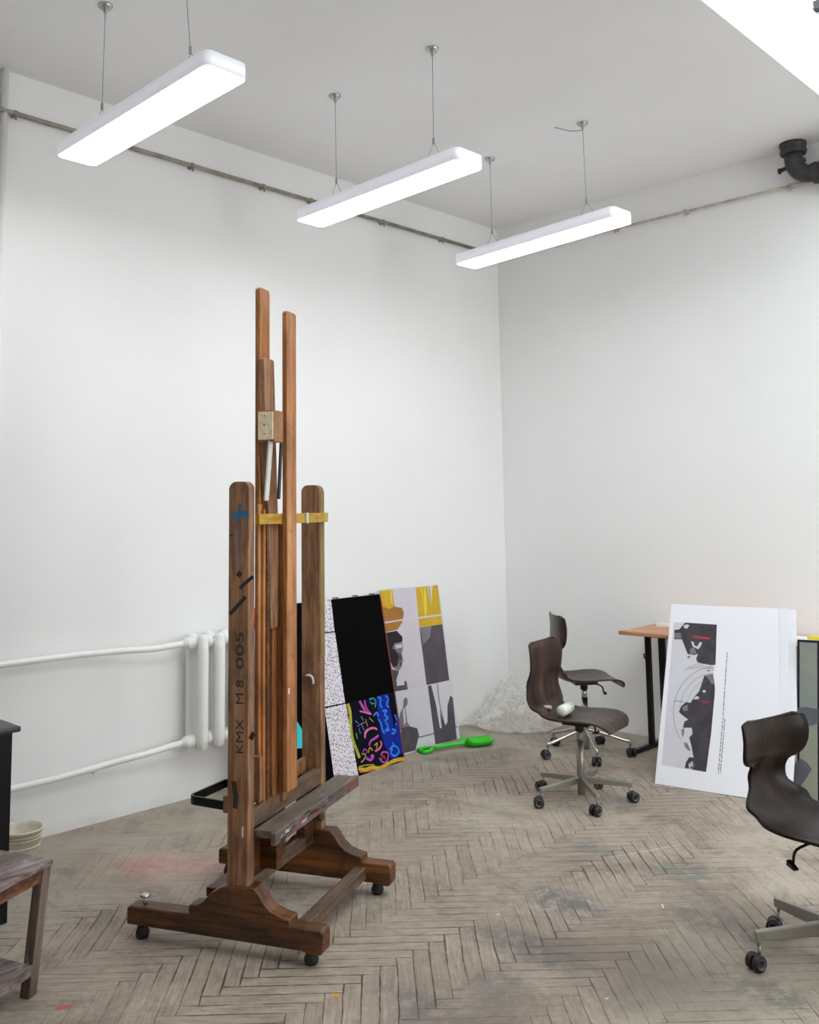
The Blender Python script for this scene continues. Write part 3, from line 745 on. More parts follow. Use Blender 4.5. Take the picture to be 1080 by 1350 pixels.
# chipped pale spots and bent nail on the masts
mk = MB()
for px, py, x, w in ((381, 911, .5125, .016), (384, 700, .5125, .008), (386, 865, .5125, .010)):
    p = EP(px, py, x); mk.ribbon([p-Vector((0, 0, w*.7)), p, p+Vector((0, .003, w*.7))], w*.7, (1, 0, 0), M['whitepaint'] if py > 900 else M['marker'])
mk.build('chipped_spot', None, ea, flat=True)
p = ES(410, 892, T2-.0255)
MB().tube(spline([p+Vector((-.02, -.002, .004)), p+Vector((-.005, -.006, .006)), p+Vector((.01, -.006, -.004)), p+Vector((.012, -.002, -.03))], 5), .005, 6).build('string_knot', M['canvasedge'], up2)

# ------------------------------------------------------------------ leaning boards
class Board:
    """rectangular-ish board leaning in the room; world-space front plane through P with unit normal N towards the viewer"""
    def __init__(s, P, A, B):
        s.P = Vector(P); s.N = (Vector(A)-s.P).cross(Vector(B)-s.P).normalized()
        if s.N.dot(CAM-s.P) < 0: s.N = -s.N
        s.mb = None; s.k = 0
    def w(s, x, y, off=0.): return onp(x, y, s.N, s.P) + s.N*off
    def poly(s, mb, pts, mat, lay): mb.poly([s.w(x, y, lay*.0004)-s.base for x, y in pts], M[mat])
    def stroke(s, mb, pts, wd, mat, lay, smooth=True):
        P = [s.w(x, y, lay*.0004)-s.base for x, y in pts]
        mb.ribbon(spline(P, 5) if smooth and len(P) > 2 else P, wd, s.N, M[mat])
Z7 = lambda *pts: [(420+x/5, 760+y/5) for x, y in pts]

# -- large collage canvas
br = Vector((.358, -1.548, .0)); trc = on(500.5, 783, 0, .055); blx = Vector((.411, -2.204, 0))
bA = Board(br, trc, blx); bA.base = br
ca = thing('leaning_canvas', 'large black canvas with speckled strip and neon swirls leaning behind the easel', 'painting', br)
TR = trc; TL = onp(334, 802, bA.N, bA.P); BL = br + (TL-TR); BL.z = .0
BL = onp(365, 1060, bA.N, bA.P) if False else BL
mb = MB(); back = -bA.N*.022
mb.prism([p-br for p in (br, TR, TL, BL)], back); mb.build('stretched_canvas', M['canvasedge'], ca)
mb = MB()
bA.poly(mb, [(533.5, 1003.5), (500.5, 783), (332, 802), (366, 1058)], 'blackface', 1)
face_ = mb.build('black_ground', None, ca, flat=True)
mb = MB()
for q in ([(409, 793), (436.4, 790), (441, 832), (414, 835.5)], [(415, 837), (441.6, 833.5), (455, 926.5), (427, 932)], [(428, 934), (456, 928), (472.4, 1022), (441, 1029)]):
    bA.poly(mb, q, 'speckle', 2)
mb.build('speckled_strip', None, ca, flat=True)
mb = MB()
bA.poly(mb, [(333, 803), (346, 801.5), (352, 845), (339, 847)], 'redpaint', 2)
bA.poly(mb, [(340, 855), (353, 853), (356, 872), (343, 874)], 'whitepaint', 2)
bA.poly(mb, [(343, 874), (356, 872), (360, 900), (347, 902)], 'mustard', 2)
bA.poly(mb, [(347, 902), (360, 900), (368, 950), (354, 952)], 'whitepaint', 2)
bA.poly(mb, [(391, 950), (396, 958), (404, 972), (404, 986), (389, 987), (388, 955)], 'cyanpaint', 2)
mb.build('coloured_panel', None, ca, flat=True)
mb = MB(); rr = random.Random(11)
bA.poly(mb, Z7((180, 836), (498, 768), (568, 1225), (262, 1300)), 'navy', 2)
D7 = lambda *pts: [(450+x/10.38, 900+y/10.38) for x, y in pts]
S = lambda pts, wd, mat, lay=4: bA.stroke(mb, D7(*pts), wd*(.62 if wd < .021 or mat.startswith('neon') else 1), mat, lay)
bA.poly(mb, D7((480, 190), (720, 130), (840, 960), (690, 1060), (600, 880), (540, 700)), 'deepblue', 3)
bA.poly(mb, D7((640, 150), (720, 132), (760, 420), (730, 640), (680, 420)), 'navy', 4)
S([(85, 290), (120, 400), (130, 600), (150, 760), (200, 900), (250, 1030)], .022, 'olive')
S([(75, 300), (100, 430)], .012, 'orange', 5)
S([(140, 600), (160, 780), (175, 900)], .006, 'olive', 5)
S([(235, 1180), (330, 1190), (430, 1160), (520, 1170), (640, 1110), (750, 1060), (868, 1040)], .022, 'gold')
S([(250, 1225), (400, 1205), (560, 1190)], .018, 'orange', 3)
S([(240, 1150), (330, 1130), (450, 1120)], .010, 'olive', 5)
S([(250, 250), (290, 330), (340, 400), (400, 420)], .03, 'neonpurple'); S([(320, 240), (330, 320), (380, 410)], .02, 'neonpurple', 5)
S([(250, 390), (330, 410), (410, 430)], .014, 'neonpink', 5); S([(280, 290), (320, 370)], .008, 'neonpink', 6)
S([(380, 230), (440, 215), (470, 260), (460, 340)], .014, 'neonteal'); S([(390, 260), (420, 290), (450, 280)], .012, 'neonteal', 5)
for c_ in ([(500, 200), (540, 220), (530, 300), (560, 340)], [(600, 180), (640, 220), (620, 300), (650, 340)], [(560, 390), (620, 380), (590, 440), (640, 480), (590, 520)],
           [(440, 450), (490, 410), (500, 470)], [(500, 490), (540, 560), (560, 640)], [(600, 540), (640, 600), (600, 660), (660, 640)], [(690, 640), (740, 650), (710, 700), (690, 680)],
           [(730, 440), (750, 500), (720, 530), (750, 580)], [(560, 640), (590, 700)], [(660, 920), (720, 860), (790, 930), (740, 1000), (680, 970), (700, 900)], [(700, 820), (730, 880)]):
    S(c_, .02, 'neonblue')
for c_, m_ in (([(190, 520), (230, 560)], 'neonteal'), ([(270, 460), (300, 520)], 'neonteal'), ([(270, 560), (310, 650)], 'neonteal'), ([(240, 620), (260, 700)], 'neonteal'), ([(330, 500), (360, 600)], 'olive'),
              ([(200, 690), (220, 770)], 'olive'), ([(380, 480), (440, 540)], 'olive'), ([(220, 600), (260, 570), (330, 540)], 'neonpurple')):
    S(c_, .009, m_)
S([(320, 760), (330, 690), (370, 640), (440, 620), (490, 640)], .022, 'neonpink'); S([(310, 690), (350, 640), (400, 620)], .012, 'neonpurple', 5)
S([(380, 860), (400, 800), (460, 760), (510, 720)], .022, 'neonpurple'); S([(450, 860), (490, 830), (480, 900)], .012, 'olive')
S([(530, 800), (550, 840), (520, 900), (460, 940)], .018, 'neonpink'); S([(300, 950), (310, 910), (350, 930), (340, 970)], .010, 'neonpurple')
S([(370, 960), (390, 890), (430, 930)], .012, 'gold'); S([(280, 970), (330, 990), (310, 1050), (270, 1090)], .012, 'olive')
S([(340, 1030), (400, 1060), (440, 1000), (400, 1010)], .026, 'neonpurple'); S([(540, 1000), (570, 950), (640, 970), (620, 1080), (550, 1080), (520, 1030)], .018, 'neonpurple')
S([(540, 1060), (580, 1000), (600, 1050)], .012, 'orange', 5)
bA.stroke(mb, [(501.5, 786), (517, 890), (533, 1000)], .010, 'rust', 3, False)
mb.build('neon_drawing', None, ca, flat=True)
mk = MB()
for px in (444, 470, 492): 
    p = bA.w(px, 790-(px-428)*8/72, 0)-br-bA.N*.012+Vector((0, 0, .002)); mk.box(p-Vector((.008, .02, .003)), p+Vector((.008, .02, .003)), M['marker'])
mk.build('staple', None, ca)

# -- portrait print
bB = Board((.238, -.863, 0), (.020, -.835, 1.03), (.26, -1.359, 0)); b0 = Vector((.238, -.863, 0)); bB.base = b0
pr = thing('poster_board', 'mustard and grey portrait print leaning on the wall beside the black canvas', 'poster', b0)
TRb, BRb = bB.w(577.5, 771.5), bB.w(607, 975); wv = (bB.w(545, 992)-BRb).normalized()
BLb, TLb = BRb+wv*.60, TRb+wv*.60
mb = MB(); mb.prism([p-b0 for p in (BRb, TRb, TLb, BLb)], -bB.N*.006); mb.build('print_board', M['greywhite'], pr)
mb = MB()
PB = lambda pts, m_, lay: bB.poly(mb, Z7(*pts), m_, lay)
PB([(402, 96), (640, 72), (668, 330), (712, 718), (478, 770), (428, 400)], 'lavender', 1)
PB([(640, 75), (785, 56), (815, 315), (665, 335)], 'mustard', 2)
PB([(690, 72), (708, 70), (716, 200), (704, 290), (696, 200)], 'brightyellow', 3); PB([(735, 62), (752, 60), (741, 190)], 'greywhite', 3); PB([(718, 68), (726, 67), (735, 180)], 'greywhite', 3); PB([(672, 74), (680, 73), (700, 240)], 'brightyellow', 3)
PB([(402, 96), (486, 86), (500, 198), (550, 208), (563, 240), (552, 300), (522, 350), (432, 370)], 'ochre', 2)
PB([(404, 96), (486, 86), (498, 196), (470, 215), (424, 200)], 'mustard', 3); PB([(468, 90), (480, 88), (490, 190), (478, 180)], 'brightyellow', 4)
PB([(430, 300), (520, 286), (520, 296), (432, 311)], 'lavender', 4); PB([(520, 286), (810, 248), (812, 258), (520, 296)], 'greywhite', 4)
PB([(665, 338), (816, 314), (862, 684), (712, 716)], 'gp1', 2); PB([(668, 340), (745, 328), (735, 400), (690, 450)], 'gp2', 3); PB([(790, 440), (826, 420), (812, 470)], 'gp2', 3)
PB([(742, 330), (815, 318), (836, 470), (770, 480), (738, 400)], 'gp1', 4)
# head in profile
PB([(430, 374), (515, 358), (553, 398), (552, 430), (520, 440), (500, 470), (470, 520), (452, 490)], 'gp3', 2)
PB([(500, 440), (552, 432), (556, 480), (546, 510), (558, 548), (545, 600), (525, 625), (490, 600), (470, 520)], 'gp2', 3)
PB([(505, 452), (548, 445), (550, 468), (510, 476)], 'lavender', 4); PB([(470, 470), (500, 480), (530, 520), (520, 590), (490, 600), (466, 540)], 'gp3', 4)
PB([(520, 500), (546, 508), (550, 545), (530, 560)], 'gp1', 5); PB([(530, 572), (550, 560), (545, 600)], 'gp1', 5)
PB([(480, 610), (530, 625), (510, 690), (580, 690), (588, 745), (500, 758)], 'gp1', 3); PB([(515, 690), (565, 690), (565, 715), (515, 722)], 'greywhite', 4)
PB([(480, 770), (720, 720), (770, 1105), (535, 1172)], 'greywhite', 2)
# seated figure on a rock
PB([(535, 905), (556, 860), (560, 810), (575, 796), (588, 812), (585, 845), (572, 862), (585, 960), (606, 992), (590, 1010), (522, 1010)], 'gp2', 3)
PB([(556, 870), (566, 868), (575, 960), (562, 980)], 'greywhite', 4)
PB([(545, 1000), (600, 988), (650, 1000), (662, 1050), (638, 1145), (545, 1170)], 'gp1', 4)
# dark reeds
PB([(720, 722), (742, 716), (775, 850), (800, 1000), (812, 1000), (800, 880), (832, 985), (850, 960), (850, 850), (868, 785), (885, 800), (912, 1075), (770, 1108)], 'gp1', 3)
bB.stroke(mb, Z7((782, 708), (800, 850), (835, 990)), .006, 'gp1', 4); bB.stroke(mb, Z7((655, 1062), (780, 1030), (915, 990)), .006, 'gp1', 5)
mb.build('printed_image', None, pr, flat=True)

# -- white map poster leaning on the table
p0 = Vector((1.795, -.978, 0))
nP = Vector((-.118, .99, 0)).normalized(); nP = Vector((nP.x, nP.y, -.49)).normalized()
class B2(Board):
    def __init__(s, P, N):
        s.P = Vector(P); s.N = N.normalized()
        if s.N.dot(CAM-s.P) < 0: s.N = -s.N
        s.base = s.P
bC = B2(p0, nP)
po = thing('map_poster', 'white poster with dark coastline map leaning against the table', 'poster', p0)
mb = MB(); cw = lambda x, y, off_=0.: bC.w(x, y, off_)-p0
mb.poly([cw(863.5, 1033), cw(885.5, 797), cw(1000, 801), cw(1004, 1055)])
mb.poly([cw(1004, 1055), cw(1000, 801), cw(1028, 802), cw(1030, 1059, .002)]); mb.poly([cw(1030, 1059, .002), cw(1028, 802, .003), cw(1040, 802.5, .009), cw(1042, 945, .008), cw(1037.5, 1060, .006)])
o = mb.build('poster_sheet', M['paper'], po); s_ = o.modifiers.new('thickness', 'SOLIDIFY'); s_.thickness = .0006; s_.offset = 0
crn2 = [(866, 1033.5), (886, 796), (1049.5, 804), (1050.5, 945), (1044, 1061)]
mb = MB(); mb.prism([bC.w(x, y, -.003)-p0 for x, y in crn2], -bC.N*.008); mb.build('backing_board', M['paper'], po)
mb = MB()
Q3 = lambda *pts: [(880+x/12.27, 800+y/12.27) for x, y in pts]      # upper detail
Q4 = lambda *pts: [(860+x/9., 910+y/9.) for x, y in pts]           # lower detail
bC.poly(mb, Q3((105, 248), (802, 285)) + Q4((640, 975), (112, 885)), 'papergrey', 1)
bC.poly(mb, Q3((290, 255), (802, 290), (780, 935), (700, 945), (490, 900), (465, 840), (500, 760), (440, 780), (330, 765), (235, 525), (112, 525), (115, 372), (190, 368)), 'printdark', 2)
bC.poly(mb, Q3((265, 300), (320, 285), (360, 300), (320, 355), (275, 345)), 'papergrey', 3)
bC.poly(mb, Q3((385, 555), (425, 570), (440, 630), (490, 640), (520, 575), (565, 575), (540, 640), (500, 690), (450, 660), (410, 640)), 'papergrey', 3)
bC.poly(mb, Q3((370, 680), (440, 650), (470, 760), (360, 765)), 'printmid', 3)
bC.poly(mb, Q3((115, 420), (215, 420), (235, 500), (160, 515), (112, 500)), 'printmid', 3)
bC.poly(mb, Q3((320, 810), (365, 790), (375, 825), (330, 832)), 'printmid', 3)
bC.stroke(mb, Q3((415, 485), (560, 500), (690, 515)), .012, 'red', 4)
# rings around the lower coast
import itertools
for k, (rx, ry) in enumerate(((52, 60), (44, 52), (36, 44), (29, 36), (23, 28), (17, 21))):
    cx, cy = 940, 940
    pts = []
    a0, a1 = (PI*1.04, PI*1.55) if k else (PI*.80, PI*1.5)
    for i_ in range(15):
        a_ = a0+(a1-a0)*i_/14; pts.append((cx+rx*math.cos(a_), cy+ry*math.sin(a_)))
    bC.stroke(mb, [p for p in pts if p[0] < 943], .0016 if k else .0024, 'ink', 2, False)
for off in (0, 5, 9): bC.stroke(mb, [(901+off, 884-off*.2), (912, 878-off*.1+off*.5), (926, 875+off*.6), (943, 877+off*.7)], .002, 'ink', 2)
bC.stroke(mb, Q3((640, 1030), (690, 1035)), .006, 'ink', 3)
bC.stroke(mb, Q4((262, 128), (380, 136)), .003, 'ink', 2)
bC.poly(mb, Q3((600, 1110), (740, 1090), (770, 1300)) + Q4((745, 20), (720, 300), (700, 520), (640, 970), (470, 940), (510, 880), (490, 790), (470, 680), (440, 560), (480, 520), (470, 445), (365, 445), (385, 370), (430, 350), (350, 290), (318, 255), (345, 190), (400, 140), (455, 150), (500, 80), (560, 10)), 'printdark', 2)
bC.poly(mb, Q3((605, 1110), (740, 1085), (765, 1230), (720, 1260), (680, 1180)), 'printmid', 3)
bC.poly(mb, Q4((520, 70), (560, 80), (550, 108), (490, 108)), 'papergrey', 3); bC.poly(mb, Q4((600, 0), (640, 0), (630, 30), (600, 25)), 'papergrey', 3)
bC.poly(mb, Q4((360, 200), (420, 170), (430, 240), (370, 250)), 'printmid', 3); bC.poly(mb, Q4((370, 445), (470, 450), (470, 520), (430, 560), (370, 520)), 'papergrey', 3)
bC.poly(mb, Q4((345, 470), (385, 450), (380, 520), (360, 565)), 'printmid', 4); bC.poly(mb, Q4((375, 615), (420, 630), (460, 720), (430, 715), (390, 670)), 'printmid', 3)
bC.poly(mb, Q4((400, 860), (440, 795), (520, 800), (510, 880), (470, 930), (390, 925)), 'printdark', 4); bC.poly(mb, Q4((430, 880), (480, 840), (490, 890), (440, 930)), 'printpale', 5)
bC.stroke(mb, Q4((560, 130), (690, 132)), .004, 'red', 4); bC.stroke(mb, Q4((600, 150), (670, 152)), .003, 'red', 4)
mb.build('map_print', None, po, flat=True)
mb = MB(); rr = random.Random(3)
for col_, (y0, y1) in ((0, (860, 1020)), (1, (942, 1020))):
    y = y0
    while y < y1:
        L = rr.uniform(2, 6); xx = lambda yy: 959.0-(yy-860)*.065 + (2.6 if col_ else 0) - max(0, yy-950)*.02
        if col_ == 0 or y > 942: bC.stroke(mb, [(xx(y), y), (xx(y+L), min(y+L, y1))], .0042, 'ink', 2, False)
        y += L+rr.uniform(.5, 1.6)
mb.build('caption_line', None, po, flat=True)

# -- grey green canvas at the right edge
p0 = on(1043, 1057, 2, 0); p1 = on(1079, 1062, 2, 0); ed = (p1-p0).normalized()
nn = Vector((ed.y, -ed.x, 0)); nG = Vector((nn.x, nn.y, .35)).normalized()
bG = B2(p0, nG)
cg = thing('leaning_canvas', 'grey-green abstract canvas with thin black edge leaning behind the nearest chair', 'painting', p0)
zt = .74; tl = bG.w(1040, 843); up = (tl-p0); up = up - ed*up.dot(ed); up = up*(1/up.length)
Hh = (bG.w(1052, 843)-p0).dot(up); x0 = .03; x1 = .145
q = lambda a_, b_, off=0.: ed*a_ + up*b_ + bG.N*off
mb = MB(); mb.prism([q(x0, 0), q(x0, Hh), q(x1, Hh), q(x1, 0)], -bG.N*.02); mb.build('canvas_frame', M['black'], cg)
mb = MB(); mb.prism([q(x0+.012, .014, .001), q(x0+.012, Hh-.014, .001), q(x1-.012, Hh-.014, .001), q(x1-.012, .014, .001)], -bG.N*.004)
mb.build('painted_canvas', M['greencanvas'], cg)
mb = MB()
bG.poly(mb, [(1049, 934), (1062, 932), (1079, 935), (1079, 953), (1070, 957), (1050, 955)], 'slate', 4)
bG.poly(mb, [(1056, 1000), (1064, 1005), (1071, 1014), (1062, 1028), (1052, 1042), (1045, 1052), (1046, 1010)], 'slate', 4)
mb.build('slate_shape', None, cg, flat=True)

# ------------------------------------------------------------------ table
tb = thing('folding_table', 'orange wooden table on black metal legs behind the white poster', 'table', (1.9, -.27, 0))
TX0, TX1, TY0, TY1, TZ = 1.30, 2.75, -.50, -.02, .77
L_ = tb.location
def tpart(name, mb, mat, par=None): o = mb.build(name, mat, par or tb); o.location = -L_ if par is None else (0, 0, 0); return o
mb = MB(); mb.box((TX0, TY0, TZ-.024), (TX1, TY1, TZ), bev=.004); tpart('tabletop', mb, M['tabletop'])
for xl in (1.37, 2.55):
    mb = MB(); mb.box((xl-.016, -.27, .03), (xl+.016, -.235, TZ-.024), bev=.003); lg = tpart('leg', mb, M['blackmetal'])
    mb = MB(); mb.box((xl-.018, -.48, .0), (xl+.018, -.06, .03), bev=.006); tpart('foot_bar', mb, M['blackmetal'])
mb = MB(); mb.box((1.49-.02, -.30, .0), (1.49+.02, -.27, TZ-.024), bev=.003); tpart('leg', mb, M['blackmetal'])
mb = MB(); mb.box((1.37, -.268, TZ-.06), (2.55, -.24, TZ-.025)); tpart('under_rail', mb, M['blackmetal'])
hk = on(853, 868, 1, -.25)
mb = MB(); mb.tube(spline([hk+Vector((.02, 0, .01)), hk+Vector((-.012, 0, 0)), hk+Vector((-.02, 0, .014)), hk+Vector((-.018, 0, .03))], 4), .005, 6); tpart('bag_hook', mb, M['blackmetal'])
c = on(876, 826, 2, TZ)
o = MB().box((-.05, -.05, 0), (.05, .05, .022), M['canvasedge'], .004).build('paper_pad', None); o.location = (min(c.x, 1.66), max(min(c.y, -.12), -.4), TZ); o.rotation_euler = (0, 0, .4)
tag(o, 'small white paper pad on the table left of the poster', 'notepad')
c = on(1066, 842, 2, TZ)
o = MB().box((-.16, -.1, 0), (.16, .1, .012), M['paper'], .002).build('paper_stack', None); o.location = (2.40, -.24, TZ); o.rotation_euler = (0, 0, .1)
tag(o, 'flat stack of white paper on the table right of the poster', 'paper')
o = MB().box((-.04, -.03, 0), (.04, .03, .02), M['brightyellow'], .004).build('sponge', None); o.location = (2.47, -.25, TZ+.012)
tag(o, 'small yellow block on the paper at the photo\'s right edge', 'sponge')

# ------------------------------------------------------------------ swivel chairs
def shell(name, parent, mat, zs, waist, backw, top, seatw=.20, bx=1., bend=0.):
    k = (top-.17)/.23; zz = lambda d: zs + (d if d < .17 else .17+(d-.17)*k)
    prof = [(.222, zs-.045), (.215, zs-.022), (.19, zs-.004), (.14, zs+.004), (.07, zs+.002), (0, zs-.004), (-.07, zs-.006), (-.13, zs), (-.175, zs+.018), (-.205, zs+.05), (-.224, zs+.10),
            (-.230, zs+.15), (-.226, zz(.20)), (-.219, zz(.225)), (-.212, zz(.26)), (-.209, zz(.32)), (-.214, zz(.365)), (-.220, zz(.388)), (-.223, zs+top)]
    hw = [seatw*.62, seatw*.8, seatw*.92, seatw, seatw*1.02, seatw, seatw*.97, seatw*.92, seatw*.82, (seatw*.7+waist*.3), waist*1.06, waist, waist*1.03, (waist*.4+backw*.6), backw*.97, backw, backw*.98, backw*.92, backw*.68]
    dish = [.0, .004, .008, .012, .016, .018, .02, .022, .022, .022, .02, .02, .022, .024, .026, .027, .026, .024, .020]
    P = spline([((x if x > -.15 else -.15+(x+.15)*bx) - bend*math.exp(-((z-zs-.13)/.085)**2), 0, z) for x, z in prof], 3)
    H = [v.x for v in spline([(h, 0, 0) for h in hw], 3)]; D = [v.x for v in spline([(d, 0, 0) for d in dish], 3)]
    mb = MB(); NX = 14; G = []
    for i, p in enumerate(P):
        T = (P[min(i+1, len(P)-1)]-P[max(i-1, 0)]).normalized(); nrm = Vector((0, 1, 0)).cross(T)
        G.append([mb.b.verts.new(p+Vector((0, H[i]*q_, 0))+nrm*D[i]*abs(q_)**2.4) for q_ in [(-1+2*k/NX) for k in range(NX+1)]])
    for i in range(len(G)-1):
        for k in range(NX):
            f = mb.b.faces.new((G[i][k], G[i][k+1], G[i+1][k+1], G[i+1][k])); f.smooth = True
    o = mb.build(name, mat, parent)
    s_ = o.modifiers.new('thickness', 'SOLIDIFY'); s_.thickness = .011; s_.offset = 0
    b_ = o.modifiers.new('edge', 'BEVEL'); b_.width = .003; b_.segments = 2; b_.limit_method = 'ANGLE'; b_.angle_limit = .9
    return o
CM = {}
def castor_meshes():
    R = .027
    for s_ in (-1, 1):
        mb = MB(); X = Matrix.Translation((0, s_*.016, R)) @ Matrix.Rotation(PI/2*-s_, 4, 'X')
        mb.lathe([(R-.006, -.011), (R, -.007), (R, .007), (R-.005, .011), (.016, .0115), (.013, .008), (.001, .008)], 20, M['rubber'], X)
        mb.lathe([(.014, .0085), (.018, .0125), (.0165, .0128), (.013, .0085)], 20, M['wheelrim'], X, cap=False)
        o_ = mb.build('wheel', None); CM[s_] = o_.data; bpy.data.objects.remove(o_)
    mb = MB(); mb.box((-.012, -.005, R-.006), (.02, .005, R+.024), M['rubber'], .003); mb.tube([(.018, 0, R+.01), (.018, 0, R+.052)], .006, 8, M['chromegrey'])
    mb.lathe([(.03, -.014), (.0305, .014)], 14, M['rubber'], Matrix.Translation((0, 0, R)) @ Matrix.Rotation(PI/2, 4, 'X')) if False else None
    o_ = mb.build('castor', None); CM[0] = o_.data; bpy.data.objects.remove(o_)
castor_meshes()
def link(name, me, parent, loc=(0, 0, 0), rz=0.):
    o = bpy.data.objects.new(name, me); COL.objects.link(o); o.parent = parent; o.location = loc; o.rotation_euler = (0, 0, rz); return o
def chair(label, loc, heading, base, zs, waist, backw, top, mat, arms='bar', Rb=.262, lever=(.1, -.12), arm_mat='chromegrey', post=.021, seatw=.20, cz=.128, cs=7, bx=1., ah=.036, bend=0.):
    t = thing('swivel_chair', label, 'chair', (*loc, 0), heading, 'moulded plywood swivel chairs')
    shell('seat_shell', t, mat, zs, waist, backw, top, seatw, bx, bend)
    MB().box((-.075, -.065, zs-.034), (.075, .065, zs-.010), M['blackmetal'], .004).build('seat_plate', None, t)
    mb = MB(); mb.tube([(0, 0, zs-.07), (0, 0, zs-.02)], .024, 16); mb.build('gas_lift', M['blackmetal'], t)
    mb = MB(); mb.tube([(0, 0, .032), (0, 0, zs-.12)], post, 8 if arms == 'bar' else 16); mb.tube([(0, 0, zs-.13), (0, 0, zs-.06)], post*.8, 16)
    mb.build('column', M[arm_mat], t)
    rr_ = random.Random(cs)
    for k in range(5):
        a = base-heading+k*2*PI/5; d = Vector((math.cos(a), math.sin(a), 0)); n_ = Vector((-d.y, d.x, 0))
        mb = MB(); tip = d*Rb
        if arms == 'bar':
            A = d*.012; h0, h1, zt_ = ah, ah*.62, cz
            for (r0, r1) in ((.012, Rb+.012),):
                pts = [d*r0+Vector((0, 0, zt_-h0)), d*r0+Vector((0, 0, zt_)), d*r1+Vector((0, 0, zt_-.026)), d*r1+Vector((0, 0, zt_-.026-h1))]
                mb.prism([p_-n_*.011 for p_ in pts], n_*.022)
            ztip = zt_-.026-h1
        else:
            mb.tube(spline([d*.01+Vector((0, 0, cz+.025)), d*.08+Vector((0, 0, cz+.012)), d*(Rb-.03)+Vector((0, 0, .096)), d*Rb+Vector((0, 0, .09)), d*(Rb+.002)+Vector((0, 0, .068))], 4), .0105, 10)
            ztip = .07
        arm = mb.build('base_arm', M[arm_mat if arms == 'bar' else 'chrome'], t)
        if arms == 'bar': bevel_mod(arm, .003)
        ca_ = a+rr_.uniform(-1.5, 1.5)+PI
        c_ = link('castor', CM[0], t, tip-Vector((.018*math.cos(ca_), .018*math.sin(ca_), 0)), ca_)
        link('wheel', CM[-1], c_); link('wheel', CM[1], c_)
        if ztip > .08: MB().tube([tip+Vector((0, 0, .072)), tip+Vector((0, 0, ztip+.01))], .006, 8, M['chromegrey']).build('castor_stem', None, t)
    lx, ly = lever
    mb = MB(); mb.tube(spline([(lx*.4, ly*.4, zs-.03), (lx*.9, ly*.9, zs-.05), (lx, ly, zs-.09)], 4), .005, 8)
    e = Vector((lx, ly, zs-.095)); dd = Vector((-ly, lx, 0)).normalized()
    mb.prism([e+dd*.03+Vector((0, 0, -.006)), e-dd*.012+Vector((0, 0, .012)), e-dd*.014+Vector((0, 0, -.006)), e+dd*.025+Vector((0, 0, -.012))], Vector((lx, ly, 0)).normalized()*.018)
    mb.build('height_lever', M['blackmetal'], t)
    return t
D2 = math.radians
ch1 = chair('brown plywood swivel chair with small tube and eraser on its seat', (1.656, -1.516), D2(10), D2(-110), .435, .196, .200, .40, M['ply_mid'], 'bar', .255, (.05, .10), 'chromegrey', .022)
ch2 = chair('dark plywood swivel chair with raised seat, standing behind the brown chair', (1.135, -.672), D2(50), D2(-115), .475, .12, .19, .41, M['ply_mid'], 'rod', .275, (.12, -.03), 'chrome', .022, .20, .13, 9, .55, .036, .02)
ch3 = chair('dark plywood swivel chair nearest the camera, cut off by the right edge', (3.340, -2.520), D2(-12), D2(-133), .442, .108, .192, .345, M['ply'], 'bar', .268, (-.05, -.14), 'chromegrey', .031, .205, .15, 5, 1., .05, .026)

# things on the brown chair's seat
Rz1 = Matrix.Rotation(D2(10), 4, 'Z')
def seat_pt(px, py, z): return on(px, py, 2, z)
a_ = seat_pt(736, 942, .462); b_ = seat_pt(757, 931, .462)
d_ = (b_-a_); L_ = d_.length; d_.normalize()
bt = thing('paint_bottle', 'small white bottle with pale green label lying on the brown chair', 'bottle', (a_+b_)/2-Vector((0, 0, .028)))
Rb_ = d_.to_track_quat('Z', 'Y').to_matrix().to_4x4()
C0 = Matrix.Translation(Vector((0, 0, .036))) @ Rb_
MB().lathe([(.004, -.080), (.026, -.078), (.031, -.066), (.031, -.020), (.024, -.010), (.031, .0), (.031, .045), (.022, .056), (.012, .062), (.012, .066)], 20, xf=C0).build('bottle_body', M['bottle'], bt)
MB().lathe([(.0317, .002), (.0317, .040)], 20, xf=C0, cap=False).build('bottle_label', M['label_green'], bt)
MB().lathe([(.015, .064), (.015, .082), (.012, .085), (.001, .085)], 16, xf=C0).build('bottle_cap', M['bottle'], bt)
c = seat_pt(721, 934.5, .462)
o = MB().box((-.026, -.017, 0), (.026, .017, .014), M['pinkrub'], .003).build('eraser', None); o.location = (c.x, c.y, .466); o.rotation_euler = (0, .15, .8)
tag(o, 'pale pink eraser lying on the brown chair beside the bottle', 'eraser')

